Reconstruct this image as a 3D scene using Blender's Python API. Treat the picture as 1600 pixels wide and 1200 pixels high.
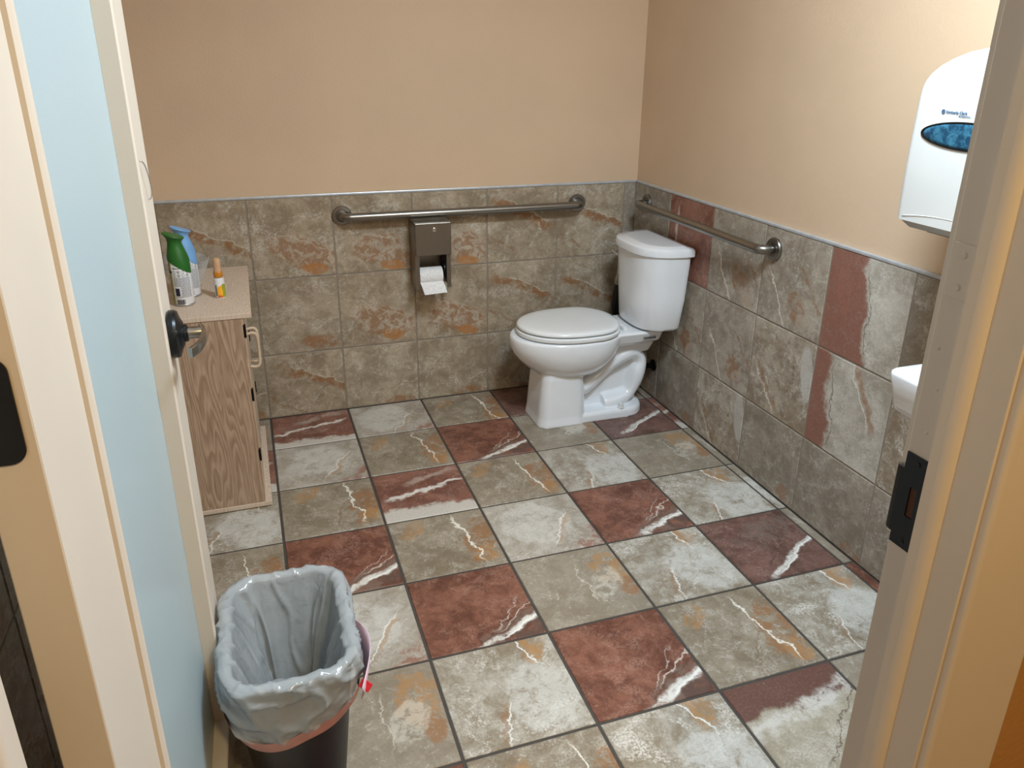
import bpy, bmesh, math, random
from mathutils import Vector, Matrix, noise
random.seed(7)
for o in list(bpy.data.objects): bpy.data.objects.remove(o)
scene = bpy.context.scene
C = scene.collection
T = 0.335                                   # tile pitch in metres
R_ = math.radians

# ------------------------------------------------------------------ camera, light, exposure
def cam_matrix(yaw, pitch, roll, loc):
    m = Matrix.Rotation(yaw, 4, 'Z') @ Matrix.Rotation(pitch, 4, 'X') @ Matrix.Rotation(roll, 4, 'Z')
    return Matrix.Translation(loc) @ m
cam = bpy.data.cameras.new('camera'); camo = bpy.data.objects.new('camera', cam); C.objects.link(camo)
cam.sensor_width = 36; cam.sensor_fit = 'HORIZONTAL'; cam.lens = 36 * 1214.74 / 1600; cam.shift_x = -6.82 / 1600; cam.shift_y = -41.5 / 1600; cam.clip_start = 0.02
camo.matrix_world = cam_matrix(-0.3330, 1.1992, 0.0097, (0.0111, -3.2864, 1.4967))
scene.camera = camo

def area(name, loc, sx, sy, watts, col, rot=(0, 0, 0)):
    l = bpy.data.lights.new(name, 'AREA'); l.shape = 'RECTANGLE'; l.size = sx; l.size_y = sy
    l.energy = watts; l.color = col
    o = bpy.data.objects.new(name, l); C.objects.link(o); o.location = loc; o.rotation_euler = rot
    return o
LAMP = (0.93, -2.18)                        # bathroom ceiling panel
HALL = (0.45, -3.95)                        # hallway ceiling panel
area('bathroom_panel_light', (LAMP[0], LAMP[1], 2.425), 0.40, 0.40, 48, (0.715, 0.865, 1.0))
area('hallway_panel_light', (HALL[0], HALL[1], 2.425), 0.26, 0.26, 25, (1.0, 0.74, 0.38))
w = bpy.data.worlds.new('world'); scene.world = w; w.use_nodes = True
w.node_tree.nodes['Background'].inputs[0].default_value = (0.9, 0.95, 1, 1)
w.node_tree.nodes['Background'].inputs[1].default_value = 0.02
vs = scene.view_settings
vs.view_transform = 'Standard'; vs.look = 'None'; vs.gamma = 1; vs.use_curve_mapping = False
vs.exposure = 0.19

# ------------------------------------------------------------------ material helpers
def s2l(c):
    return tuple(((v / 255) / 12.92 if v / 255 <= 0.04045 else ((v / 255 + 0.055) / 1.055) ** 2.4) for v in c[:3]) + (1,)

class NT:
    def __init__(s, name):
        s.m = bpy.data.materials.new(name); s.m.use_nodes = True
        s.t = s.m.node_tree; s.b = s.t.nodes['Principled BSDF']; s.out = s.t.nodes['Material Output']
    def n(s, typ, **kw):
        nd = s.t.nodes.new(typ)
        for k, v in kw.items(): setattr(nd, k, v)
        return nd
    def put(s, sock, v):
        if isinstance(v, bpy.types.NodeSocket): s.t.links.new(v, sock)
        elif v is not None: sock.default_value = v
    def math(s, op, a, b=None, c=None, clamp=False):
        nd = s.n('ShaderNodeMath', operation=op, use_clamp=clamp)
        for i, v in enumerate((a, b, c)):
            if v is not None: s.put(nd.inputs[i], v)
        return nd.outputs[0]
    def vmath(s, op, a, b=None):
        nd = s.n('ShaderNodeVectorMath', operation=op)
        s.put(nd.inputs[0], a)
        if b is not None:
            if op == 'SCALE': s.put(nd.inputs['Scale'], b)
            else: s.put(nd.inputs[1], b)
        return nd.outputs['Value'] if op in ('DOT_PRODUCT', 'LENGTH') else nd.outputs['Vector']
    def noise(s, vec, scale, detail=4, rough=0.55, dist=0.0):
        nd = s.n('ShaderNodeTexNoise')
        s.put(nd.inputs['Vector'], vec); nd.inputs['Scale'].default_value = scale
        nd.inputs['Detail'].default_value = detail; nd.inputs['Roughness'].default_value = rough
        nd.inputs['Distortion'].default_value = dist
        return nd.outputs['Fac']
    def sstep(s, v, lo, hi, a=0.0, b=1.0):
        nd = s.n('ShaderNodeMapRange', interpolation_type='SMOOTHSTEP')
        s.put(nd.inputs[0], v)
        nd.inputs[1].default_value = lo; nd.inputs[2].default_value = hi
        nd.inputs[3].default_value = a; nd.inputs[4].default_value = b
        return nd.outputs[0]
    def mix(s, f, a, b, mode='MIX'):
        nd = s.n('ShaderNodeMix', data_type='RGBA', blend_type=mode)
        s.put(nd.inputs[0], f); s.put(nd.inputs[6], a); s.put(nd.inputs[7], b)
        return nd.outputs[2]
    def bump(s, h, strength, dist):
        nd = s.n('ShaderNodeBump'); s.put(nd.inputs['Height'], h)
        nd.inputs['Strength'].default_value = strength; nd.inputs['Distance'].default_value = dist
        s.t.links.new(nd.outputs[0], s.b.inputs['Normal'])
    def obj(s): return s.n('ShaderNodeTexCoord').outputs['Object']
    def set(s, col=None, rough=None, metal=None, spec=None, coat=None):
        if col is not None: s.put(s.b.inputs['Base Color'], col)
        if rough is not None: s.put(s.b.inputs['Roughness'], rough)
        if metal is not None: s.put(s.b.inputs['Metallic'], metal)
        if spec is not None: s.put(s.b.inputs['Specular IOR Level'], spec)
        if coat is not None: s.put(s.b.inputs['Coat Weight'], coat); s.b.inputs['Coat Roughness'].default_value = 0.06
        return s

def plain(name, rgb, rough=0.5, metal=0.0, spec=0.5, coat=None, var=0.06, scale=25, bump=0.0):
    m = NT(name); p = m.obj(); f = m.noise(p, scale, 5)
    c = s2l(rgb); d = tuple(v * (1 - var * 2.2) for v in c[:3]) + (1,)
    m.set(m.mix(m.sstep(f, 0.35, 0.65), d, c), rough, metal, spec, coat)
    if bump: m.bump(f, bump, 0.002)
    return m.m

# --- ceramic stone-look tiles. Print features sit in tile coordinates q in [-1, 1]
def tile_mat(name, lo, hi, feats, white=0.25, rough=0.42, spec=0.4, wcol=(215, 211, 202)):
    m = NT(name)
    oi = m.n('ShaderNodeObjectInfo')
    P = m.vmath('SCALE', m.obj(), 1 / 0.163)
    seed = m.vmath('SCALE', oi.outputs['Location'], 5.3)
    Q = m.vmath('ADD', P, seed)                                  # seeded domain for noises
    jit = m.noise(seed, 2.7, 1); jit2 = m.noise(m.vmath('ADD', seed, (7.1, 3.3, 1.7)), 2.7, 1)
    cmb = m.n('ShaderNodeCombineXYZ')
    m.put(cmb.inputs[0], m.math('MULTIPLY_ADD', jit, 0.7, -0.35)); m.put(cmb.inputs[1], m.math('MULTIPLY_ADD', jit2, 0.7, -0.35))
    q = m.vmath('ADD', P, cmb.outputs[0])
    big = m.noise(Q, 1.1, 7, 0.66, 0.5); mid = m.noise(Q, 3.4, 9, 0.76, 0.7); fine = m.noise(Q, 24, 8, 0.75)
    f = m.math('ADD', m.math('MULTIPLY', big, 0.4), m.math('ADD', m.math('MULTIPLY', mid, 0.4), m.math('MULTIPLY', fine, 0.2)))
    col = m.mix(m.sstep(f, 0.41, 0.60), s2l(lo), s2l(hi))
    # chalky white scumble and hairline cracks
    sc = m.math('MULTIPLY', m.sstep(m.noise(m.vmath('ADD', Q, (3.1, 9.2, 4.4)), 1.9, 9, 0.78, 0.4), 0.50, 0.62), m.sstep(fine, 0.42, 0.56))
    col = m.mix(m.math('MULTIPLY', sc, white), col, s2l(wcol))
    vn = m.noise(m.vmath('ADD', Q, (8.8, 1.2, 6.1)), 1.6, 6, 0.62, 0.9)
    vk = m.math('MULTIPLY', m.sstep(m.math('ABSOLUTE', m.math('SUBTRACT', vn, 0.5)), 0.002, 0.009, 1, 0), m.sstep(mid, 0.48, 0.58))
    col = m.mix(m.math('MULTIPLY', vk, 0.55), col, s2l(wcol))
    warpA = m.noise(Q, 1.7, 7, 0.62); warpB = m.noise(m.vmath('ADD', Q, (11.3, 2.2, 5.9)), 4.5, 7, 0.65)
    brk = m.noise(m.vmath('ADD', Q, (5.7, 8.8, 0.4)), 4.2, 9, 0.76, 0.5)
    for ft in feats:
        k = ft[0]
        if k == 'band':
            _, ang, off, wd, colr, st, a0, a1, warp, br = ft
            ca, sa = math.cos(R_(ang)), math.sin(R_(ang))
            a = m.vmath('DOT_PRODUCT', q, (ca, sa, 0)); b = m.vmath('DOT_PRODUCT', q, (-sa, ca, 0))
            b = m.math('ADD', m.math('SUBTRACT', b, off), m.math('MULTIPLY_ADD', warpA, warp * 2, -warp))
            b = m.math('ADD', b, m.math('MULTIPLY_ADD', warpB, warp * 0.5, -warp * 0.25))
            mk = m.sstep(m.math('ABSOLUTE', b), wd * 0.25, wd, 1, 0)
            mk = m.math('MULTIPLY', mk, m.sstep(a, a0 - 0.15, a0 + 0.2)); mk = m.math('MULTIPLY', mk, m.sstep(a, a1 - 0.2, a1 + 0.15, 1, 0))
        elif k == 'blob':
            _, cx, cy, rx, ry, ang, colr, st, warp, br = ft
            d = m.vmath('SUBTRACT', q, (cx, cy, 0)); ca, sa = math.cos(R_(ang)), math.sin(R_(ang))
            a = m.vmath('DOT_PRODUCT', d, (ca / rx, sa / rx, 0)); b = m.vmath('DOT_PRODUCT', d, (-sa / ry, ca / ry, 0))
            r = m.math('SQRT', m.math('ADD', m.math('MULTIPLY', a, a), m.math('MULTIPLY', b, b)))
            r = m.math('ADD', r, m.math('MULTIPLY_ADD', warpA, warp * 2, -warp)); r = m.math('ADD', r, m.math('MULTIPLY_ADD', warpB, warp, -warp * 0.5))
            mk = m.sstep(r, 0.78, 1.02, 1, 0)
        elif k == 'half':
            _, ang, off, colr, st, warp, br = ft
            ca, sa = math.cos(R_(ang)), math.sin(R_(ang))
            b = m.math('SUBTRACT', m.vmath('DOT_PRODUCT', q, (ca, sa, 0)), off)
            b = m.math('ADD', b, m.math('MULTIPLY_ADD', warpA, warp * 2, -warp)); b = m.math('ADD', b, m.math('MULTIPLY_ADD', warpB, warp, -warp * 0.5))
            mk = m.sstep(b, -0.08, 0.08)
        if br: mk = m.math('MULTIPLY', mk, m.sstep(brk, 0.52 - 0.10 / br, 0.55))
        mk = m.math('MULTIPLY', mk, m.sstep(fine, 0.30, 0.52, 0.66, 1.0))
        col = m.mix(m.math('MULTIPLY', mk, st), col, s2l(colr))
    dark = m.math('MULTIPLY', m.sstep(m.noise(m.vmath('ADD', Q, (1.9, 4.2, 9.9)), 9, 6, 0.7), 0.62, 0.72), 0.28)
    col = m.mix(dark, col, s2l((96, 82, 66)))
    m.set(col, m.math('MULTIPLY_ADD', mid, 0.22, rough - 0.11), 0, spec)
    m.bump(m.math('ADD', m.math('MULTIPLY', mid, 0.7), m.math('MULTIPLY', fine, 0.3)), 0.28, 0.0018)
    return m.m

RUST = (146, 100, 58); RUST2 = (172, 128, 78); WHT = (226, 223, 214); REDM = (122, 70, 56); DK = (84, 66, 54); GRYW = (196, 192, 182)
TM = {}
TM['light'] = tile_mat('tile_light', (134, 121, 101), (180, 174, 162), [
    ('blob', 0.35, -0.3, 0.7, 0.8, 20, (205, 204, 197), 0.7, 0.5, 0.5),
    ('blob', 0.55, 0.72, 0.22, 0.42, -20, RUST2, 0.45, 0.6, 1.0),
    ('band', 112, -0.72, 0.09, RUST2, 0.7, 0.2, 1.1, 0.25, 0.6), ('band', 112, -0.62, 0.025, (235, 233, 226), 0.9, 0.1, 1.1, 0.25, 0),
    ('band', 75, 0.22, 0.05, RUST, 0.55, -1.2, -0.3, 0.25, 0.7), ('band', 75, 0.16, 0.02, (235, 232, 224), 0.8, -1.2, -0.3, 0.25, 0)], white=0.85)
TM['pale'] = tile_mat('tile_pale', (150, 140, 124), (184, 178, 167), [
    ('blob', -0.1, 0.1, 0.8, 0.8, 0, (212, 210, 203), 0.6, 0.5, 0.5),
    ('band', 60, -0.45, 0.07, RUST2, 0.6, -0.6, 0.5, 0.25, 0.7), ('band', 60, -0.38, 0.02, (238, 235, 228), 0.8, -0.7, 0.6, 0.25, 0),
    ('half', -45, 0.92, (142, 92, 76), 0.8, 0.4, 0.9)], white=0.55)
TM['tan'] = tile_mat('tile_tan', (124, 111, 92), (158, 147, 129), [
    ('blob', 0.72, -0.05, 0.38, 0.85, -12, RUST, 0.75, 0.7, 1.0), ('blob', 0.72, -0.6, 0.26, 0.3, 0, RUST2, 0.7, 0.5, 0.8),
    ('blob', -0.55, 0.6, 0.4, 0.22, 50, RUST2, 0.6, 0.6, 1.0),
    ('band', 100, -0.48, 0.03, (232, 226, 212), 0.95, -0.9, 0.8, 0.3, 0), ('band', 65, -0.25, 0.018, (120, 96, 70), 0.7, -0.9, 0.3, 0.35, 0)], white=0.35)
TM['sand'] = tile_mat('tile_sand', (134, 123, 106), (157, 147, 131), [
    ('blob', 0.65, 0.3, 0.4, 0.6, 10, RUST2, 0.7, 0.7, 1.0), ('blob', 0.78, -0.35, 0.2, 0.3, 0, RUST, 0.7, 0.6, 0.7),
    ('blob', 0.45, -0.1, 0.3, 0.5, -30, (208, 203, 190), 0.6, 0.6, 0.8),
    ('band', 95, -0.1, 0.02, (215, 208, 194), 0.7, -0.6, 0.5, 0.4, 0)], white=0.2)
TM['red'] = tile_mat('tile_red', (92, 56, 44), (140, 94, 76), [
    ('blob', 0.5, -0.72, 0.85, 0.36, 26, (122, 102, 90), 0.85, 0.6, 0.7), ('blob', 0.75, -0.75, 0.35, 0.3, 30, (78, 58, 52), 0.7, 0.5, 0.7),
    ('band', 24, -0.82, 0.10, WHT, 0.95, -0.7, 1.3, 0.22, 0.5), ('band', 27, -0.86, 0.035, (238, 235, 228), 0.9, -0.2, 1.3, 0.2, 0), ('band', 38, -0.62, 0.022, (210, 198, 186), 0.8, -0.2, 1.0, 0.3, 0),
    ('band', 48, -0.5, 0.02, (208, 196, 184), 0.6, -0.4, 0.6, 0.3, 0.5), ('band', 32, -0.68, 0.02, DK, 0.7, -0.6, 1.0, 0.3, 0)], white=0.42, wcol=(178, 140, 124))
TM['redwhite'] = tile_mat('tile_red_white', (106, 68, 56), (146, 102, 86), [
    ('half', -92, 0.62, (206, 202, 192), 0.9, 0.34, 0),
    ('band', 16, 0.08, 0.09, WHT, 0.95, -0.9, 1.0, 0.3, 0.25), ('band', 20, 0.5, 0.14, (178, 160, 148), 0.8, -0.2, 1.1, 0.3, 0.6),
    ('band', 14, -0.1, 0.025, DK, 0.6, -0.9, 0.9, 0.3, 0)], white=0.3, wcol=(196, 172, 158))
TM['redgrey'] = tile_mat('tile_red_grey', (88, 64, 56), (126, 94, 84), [
    ('blob', 0.1, 0.45, 0.9, 0.4, 20, (116, 106, 98), 0.5, 0.6, 0.9),
    ('band', 32, -0.45, 0.10, WHT, 0.9, -0.9, 1.1, 0.22, 0.5), ('band', 34, -0.5, 0.03, (238, 235, 228), 0.9, -0.7, 1.1, 0.2, 0), ('band', 44, -0.12, 0.025, DK, 0.7, -0.7, 0.9, 0.4, 0)], white=0.3, wcol=(176, 150, 138))
TM['mixed'] = tile_mat('tile_mixed', (146, 136, 116), (176, 168, 150), [
    ('half', 92, 0.42, (98, 62, 54), 0.95, 0.4, 0), ('band', 14, 0.28, 0.2, (206, 202, 194), 0.85, -1.4, 1.4, 0.35, 0.6),
    ('band', 40, -0.35, 0.02, DK, 0.8, -0.6, 1.3, 0.4, 0)], white=0.4)
# wall tiles
TL, THI = (136, 121, 100), (176, 162, 140)
TM['w_streak'] = tile_mat('tile_wall_streak', TL, THI, [
    ('band', -24, 0.22, 0.15, (140, 98, 62), 0.95, -0.9, 1.3, 0.3, 0.9), ('band', -24, 0.34, 0.02, (214, 204, 188), 0.7, -0.5, 0.9, 0.25, 0.5),
    ('band', -30, -0.75, 0.05, (128, 84, 50), 0.55, -0.9, 0.4, 0.3, 0.8)], white=0.5)
TM['w_patch'] = tile_mat('tile_wall_patch', TL, THI, [
    ('blob', 0.2, -0.35, 0.95, 0.42, -14, (204, 194, 178), 0.8, 0.6, 0.5), ('blob', 0.2, -0.38, 0.95, 0.45, -14, (138, 99, 64), 0.85, 0.6, 1.0),
    ('blob', 0.42, -0.8, 0.36, 0.16, -8, (172, 118, 66), 0.9, 0.4, 0.4), ('band', -20, -0.02, 0.02, (206, 198, 184), 0.6, -0.8, 0.9, 0.3, 0.6)], white=0.5)
TM['w_plain'] = tile_mat('tile_wall_plain', (140, 126, 106), (176, 163, 142), [
    ('blob', 0.55, -0.8, 0.55, 0.2, -6, (146, 94, 52), 0.7, 0.6, 1.0), ('band', 18, -0.5, 0.018, (200, 192, 176), 0.8, 0.2, 1.0, 0.3, 0)], white=0.5)
GL, GH = (136, 124, 108), (174, 164, 148)
TM['g_plain'] = tile_mat('tile_grey_plain', (130, 119, 105), (162, 152, 137), [
    ('blob', 0.75, -0.8, 0.35, 0.2, -20, (150, 104, 66), 0.6, 0.6, 1.0), ('band', -28, -0.62, 0.018, (206, 198, 184), 0.7, 0.3, 1.0, 0.3, 0)], white=0.4)
TM['g_mottle'] = tile_mat('tile_grey_mottle', (136, 120, 100), (182, 172, 155), [
    ('blob', 0.85, 0.3, 0.2, 0.7, 8, (196, 194, 188), 0.8, 0.4, 0.3), ('band', -52, -0.55, 0.06, (150, 104, 62), 0.7, -0.5, 0.8, 0.3, 0.6),
    ('band', -52, -0.66, 0.025, (222, 216, 204), 0.9, -0.4, 0.8, 0.3, 0), ('band', 82, -0.4, 0.015, DK, 0.7, -0.9, 0.6, 0.4, 0)], white=0.85)
TM['g_rust'] = tile_mat('tile_grey_rust', GL, GH, [
    ('blob', 0.35, -0.55, 0.3, 0.5, 40, (146, 100, 62), 0.75, 0.6, 0.9), ('band', -44, 0.45, 0.05, (146, 96, 56), 0.6, -0.1, 1.1, 0.3, 0.7),
    ('band', -58, -0.55, 0.03, (222, 216, 204), 0.85, -0.4, 0.9, 0.25, 0), ('blob', 0.7, -0.75, 0.4, 0.3, 0, (190, 180, 164), 0.6, 0.6, 0.7)], white=0.4)
TM['g_halfred'] = tile_mat('tile_half_red', (160, 151, 136), (200, 194, 182), [
    ('half', 188, -0.12, (134, 84, 68), 0.93, 0.35, 0), ('band', 97, -0.2, 0.02, DK, 0.7, -0.8, 0.8, 0.35, 0),
    ('blob', -0.5, 0.3, 0.2, 0.5, 10, (150, 100, 84), 0.7, 0.5, 0.8)], white=0.6)
TM['g_stripred'] = tile_mat('tile_strip_red', (160, 152, 138), (200, 194, 183), [
    ('half', 186, 0.52, (136, 86, 70), 0.93, 0.3, 0), ('band', 96, 0.4, 0.02, DK, 0.7, -0.8, 0.9, 0.3, 0),
    ('band', -62, 0.62, 0.10, (150, 104, 62), 0.7, -1.2, 0.4, 0.25, 0.5), ('band', -62, 0.5, 0.02, (226, 220, 208), 0.8, -1.2, 0.4, 0.25, 0)], white=0.5)
TM['g_red'] = tile_mat('tile_wall_red', (112, 72, 58), (156, 110, 92), [
    ('band', 88, 0.62, 0.07, (204, 194, 182), 0.85, -0.9, 0.7, 0.15, 0.2)], white=0.4, wcol=(176, 150, 136))

# paints etc.
def paint(name, rgb, bump=0.12, rough=0.6, scale=160):
    m = NT(name); p = m.obj()
    a = m.noise(p, scale, 3, 0.5); b = m.noise(p, 1.6, 4)
    c = s2l(rgb); d = tuple(v * 0.94 for v in c[:3]) + (1,)
    m.set(m.mix(m.sstep(b, 0.35, 0.65), d, c), rough, 0, 0.3); m.bump(a, bump, 0.002)
    return m.m
M = {}
M['wall'] = paint('wall_paint_peach', (212, 185, 155), 0.28, 0.55, 120)
M['hallwall'] = paint('hall_paint_tan', (186, 140, 84), 0.35, 0.6, 120)
M['ceil'] = paint('ceiling_paint', (232, 228, 220), 0.15)
M['trim'] = paint('door_paint_cream', (216, 205, 190), 0.06, 0.42, 60)
M['groutF'] = plain('floor_grout', (74, 68, 62), 0.85, scale=60)
M['groutW'] = plain('wall_grout', (142, 132, 120), 0.85, scale=60)
M['hallfloor'] = plain('hall_floor', (120, 104, 84), 0.6)
M['alu'] = plain('satin_aluminium', (196, 200, 204), 0.35, 0.35)
def steel(name, rgb, rough=0.3, sc=(1, 1, 60)):
    m = NT(name); v = m.vmath('MULTIPLY', m.obj(), sc); f = m.noise(v, 30, 5, 0.6)
    c = s2l(rgb); d = tuple(x * 0.82 for x in c[:3]) + (1,)
    m.set(m.mix(f, d, c), m.math('MULTIPLY_ADD', f, 0.16, rough - 0.08), 1.0); m.bump(f, 0.05, 0.0005)
    return m.m
M['steel'] = steel('brushed_steel', (150, 148, 143), 0.32, (1, 60, 60))
M['steelbox'] = steel('brushed_steel_box', (146, 140, 130), 0.36, (40, 40, 2))
M['nickel'] = plain('satin_nickel', (170, 167, 160), 0.27, 1.0, var=0.03, scale=90)
M['chrome'] = plain('chrome', (225, 226, 228), 0.06, 1.0, var=0.01)
M['china'] = plain('white_vitreous_china', (236, 239, 242), 0.06, 0, 0.55, coat=0.5, var=0.012, scale=6)
M['seatplastic'] = plain('white_seat_plastic', (236, 238, 238), 0.16, 0, 0.5, var=0.012, scale=6)
M['whiteplastic'] = plain('white_plastic', (220, 221, 217), 0.3, 0, 0.5, var=0.015, scale=8)
M['greyplastic'] = plain('grey_plastic', (172, 166, 154), 0.4)
M['black'] = plain('black_plastic', (17, 17, 18), 0.42, var=0.15)
M['blackmetal'] = plain('black_metal', (14, 14, 15), 0.38, 0.3, var=0.15)
M['bronze'] = plain('dark_bronze_metal', (44, 47, 49), 0.28, 0.7, var=0.1)
M['paper'] = plain('white_tissue', (236, 236, 236), 0.9, 0, 0.1, scale=120, bump=0.2)
M['green'] = plain('green_cap', (34, 104, 36), 0.42)
M['skyblue'] = plain('light_blue_cap', (122, 174, 226), 0.4)
M['canwhite'] = plain('can_white', (226, 228, 230), 0.28, var=0.02)
M['canmetal'] = plain('can_metal', (190, 192, 195), 0.25, 0.8)
M['ink'] = plain('print_grey', (112, 116, 128), 0.4)
M['inkdark'] = plain('print_dark', (40, 44, 56), 0.4)
M['navy'] = plain('print_navy', (24, 32, 66), 0.4)
M['olive'] = plain('print_olive', (168, 166, 96), 0.4, var=0.25, scale=120)
M['brandblue'] = plain('print_blue', (38, 96, 140), 0.5)
M['amber'] = plain('amber_pump', (196, 128, 40), 0.35)
M['ambercap'] = plain('amber_clear_cap', (204, 164, 128), 0.25)
M['pink'] = plain('pink_drawstring', (198, 142, 132), 0.45, var=0.08)
M['paleplastic'] = plain('pale_pink_film', (226, 196, 214), 0.35, var=0.08)
M['redtag'] = plain('red_tag', (196, 26, 40), 0.4)
M['panel_frame'] = plain('panel_frame', (235, 235, 235), 0.5)
m = NT('panel_diffuser'); m.set((1, 1, 1, 1), 0.5); m.b.inputs['Emission Color'].default_value = (1, 0.97, 0.93, 1); m.b.inputs['Emission Strength'].default_value = 3.0; M['diff'] = m.m

m = NT('frosted_glass'); p = m.obj(); f = m.noise(p, 420, 2)
m.set(m.mix(f, s2l((194, 214, 220)), s2l((204, 224, 230))), 0.33, 0, 0.5)
m.b.inputs['Transmission Weight'].default_value = 0.30; m.b.inputs['IOR'].default_value = 1.45; m.bump(f, 0.25, 0.0006); M['frost'] = m.m
m = NT('clear_plastic'); m.set(m.mix(m.noise(m.obj(), 8), (0.9, 0.92, 0.93, 1), (0.8, 0.83, 0.85, 1)), 0.06)
tp = m.n('ShaderNodeBsdfTransparent'); tp.inputs[0].default_value = (0.95, 0.96, 0.96, 1)
lw = m.n('ShaderNodeLayerWeight'); lw.inputs[0].default_value = 0.35
m2 = m.n('ShaderNodeMixShader'); m.t.links.new(m.math('MULTIPLY_ADD', lw.outputs['Facing'], 0.5, 0.04), m2.inputs[0]); m.t.links.new(tp.outputs[0], m2.inputs[1]); m.t.links.new(m.b.outputs[0], m2.inputs[2])
m.t.links.new(m2.outputs[0], m.out.inputs[0]); M['clear'] = m.m
m = NT('dark_blue_window'); p = m.obj(); f = m.noise(p, 60, 6, 0.7, 0.8)
m.set(m.mix(m.sstep(f, 0.4, 0.66), s2l((22, 66, 92)), s2l((58, 118, 144))), 0.25, 0, 0.5); M['bluewin'] = m.m
# bin liner: thin translucent film
m = NT('bin_liner_film'); p = m.obj(); f = m.noise(p, 30, 5)
m.set(m.mix(f, s2l((196, 204, 208)), s2l((220, 226, 228))), 0.16, 0, 0.8)
tr = m.n('ShaderNodeBsdfTranslucent'); tr.inputs[0].default_value = s2l((180, 190, 200))
m1 = m.n('ShaderNodeMixShader'); m1.inputs[0].default_value = 0.25; m.t.links.new(m.b.outputs[0], m1.inputs[1]); m.t.links.new(tr.outputs[0], m1.inputs[2])
tp = m.n('ShaderNodeBsdfTransparent'); tp.inputs[0].default_value = (0.9, 0.92, 0.94, 1)
m2 = m.n('ShaderNodeMixShader'); m2.inputs[0].default_value = 0.34; m.t.links.new(m1.outputs[0], m2.inputs[1]); m.t.links.new(tp.outputs[0], m2.inputs[2])
m.t.links.new(m2.outputs[0], m.out.inputs[0]); m.bump(m.noise(p, 26, 3, 0.55, 1.6), 0.35, 0.006); M['liner'] = m.m

def oak(name, dark, light, horiz='x', up='z', k=1.0):
    """oak print: contour lines of a stretched noise give cathedral figure"""
    m = NT(name); p = m.obj(); sp = m.n('ShaderNodeSeparateXYZ'); m.put(sp.inputs[0], p)
    ax = {'x': 0, 'y': 1, 'z': 2}
    cb = m.n('ShaderNodeCombineXYZ')
    m.put(cb.inputs[0], m.math('MULTIPLY', sp.outputs[ax[horiz]], 15.0 * k)); m.put(cb.inputs[1], m.math('MULTIPLY', sp.outputs[ax[up]], 1.5 * k))
    n1 = m.noise(cb.outputs[0], 1.0, 1.5, 0.4)
    ring = m.math('FRACT', m.math('MULTIPLY', n1, 21.0))
    line = m.math('MULTIPLY', m.sstep(ring, 0.0, 0.75), m.sstep(ring, 0.8, 1.0, 1, 0))
    cb2 = m.n('ShaderNodeCombineXYZ')
    m.put(cb2.inputs[0], m.math('MULTIPLY', sp.outputs[ax[horiz]], 420.0)); m.put(cb2.inputs[1], m.math('MULTIPLY', sp.outputs[ax[up]], 14.0))
    pore = m.noise(cb2.outputs[0], 1.0, 3, 0.6)
    f = m.math('ADD', m.math('MULTIPLY', line, 0.5), m.math('MULTIPLY', m.sstep(pore, 0.45, 0.7), 0.4))
    m.set(m.mix(f, s2l(light), s2l(dark)), 0.5, 0, 0.35); m.bump(pore, 0.1, 0.0005)
    return m.m
M['oakside'] = oak('oak_side', (128, 100, 78), (186, 160, 136))
M['oaktop'] = oak('oak_top', (186, 164, 142), (216, 198, 180), 'x', 'y', 2.2)
M['oaklight'] = oak('oak_light', (186, 162, 136), (212, 192, 168), 'y', 'z')

# ------------------------------------------------------------------ mesh helpers
def link(name, me, parent=None, mat=None, smooth=False, loc=None, rot=None):
    o = bpy.data.objects.new(name, me); C.objects.link(o)
    if mat is not None:
        if me.materials: me.materials[0] = mat
        else: me.materials.append(mat)
    if smooth:
        for p in me.polygons: p.use_smooth = True
    if loc is not None: o.location = loc
    if rot is not None: o.rotation_euler = rot
    if parent is not None: o.parent = parent
    return o
def mesh(name, verts, faces):
    me = bpy.data.meshes.new(name); me.from_pydata([tuple(v) for v in verts], [], faces); me.update()
    bm = bmesh.new(); bm.from_mesh(me); bmesh.ops.recalc_face_normals(bm, faces=bm.faces); bm.to_mesh(me); bm.free()
    return me
def bmesh_obj(name, bm, mat, parent=None, smooth=False, recalc=True, **kw):
    if recalc: bmesh.ops.recalc_face_normals(bm, faces=bm.faces)
    me = bpy.data.meshes.new(name); bm.to_mesh(me); bm.free()
    return link(name, me, parent, mat, smooth, **kw)
def add_box(bm, x0, x1, y0, y1, z0, z1, bev=0.0, seg=2):
    vs_ = [bm.verts.new(p) for p in ((x0, y0, z0), (x1, y0, z0), (x1, y1, z0), (x0, y1, z0), (x0, y0, z1), (x1, y0, z1), (x1, y1, z1), (x0, y1, z1))]
    fs = [bm.faces.new([vs_[i] for i in f]) for f in ((0, 3, 2, 1), (4, 5, 6, 7), (0, 1, 5, 4), (1, 2, 6, 5), (2, 3, 7, 6), (3, 0, 4, 7))]
    if bev: bmesh.ops.bevel(bm, geom=list({e for f in fs for e in f.edges}), offset=bev, segments=seg, affect='EDGES', profile=0.5)
def box(name, x0, x1, y0, y1, z0, z1, mat, parent=None, bev=0.0, seg=2, smooth=False):
    bm = bmesh.new(); add_box(bm, x0, x1, y0, y1, z0, z1, bev, seg)
    return bmesh_obj(name, bm, mat, parent, smooth)
def loft_into(bm, rings, cap0=True, cap1=True, closed=True):
    R = [[bm.verts.new(p) for p in r] for r in rings]
    n = len(R[0])
    for a, b in zip(R, R[1:]):
        for i in range(n if closed else n - 1):
            j = (i + 1) % n; bm.faces.new((a[i], a[j], b[j], b[i]))
    if cap0: bm.faces.new(R[0])
    if cap1: bm.faces.new(R[-1])
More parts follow.
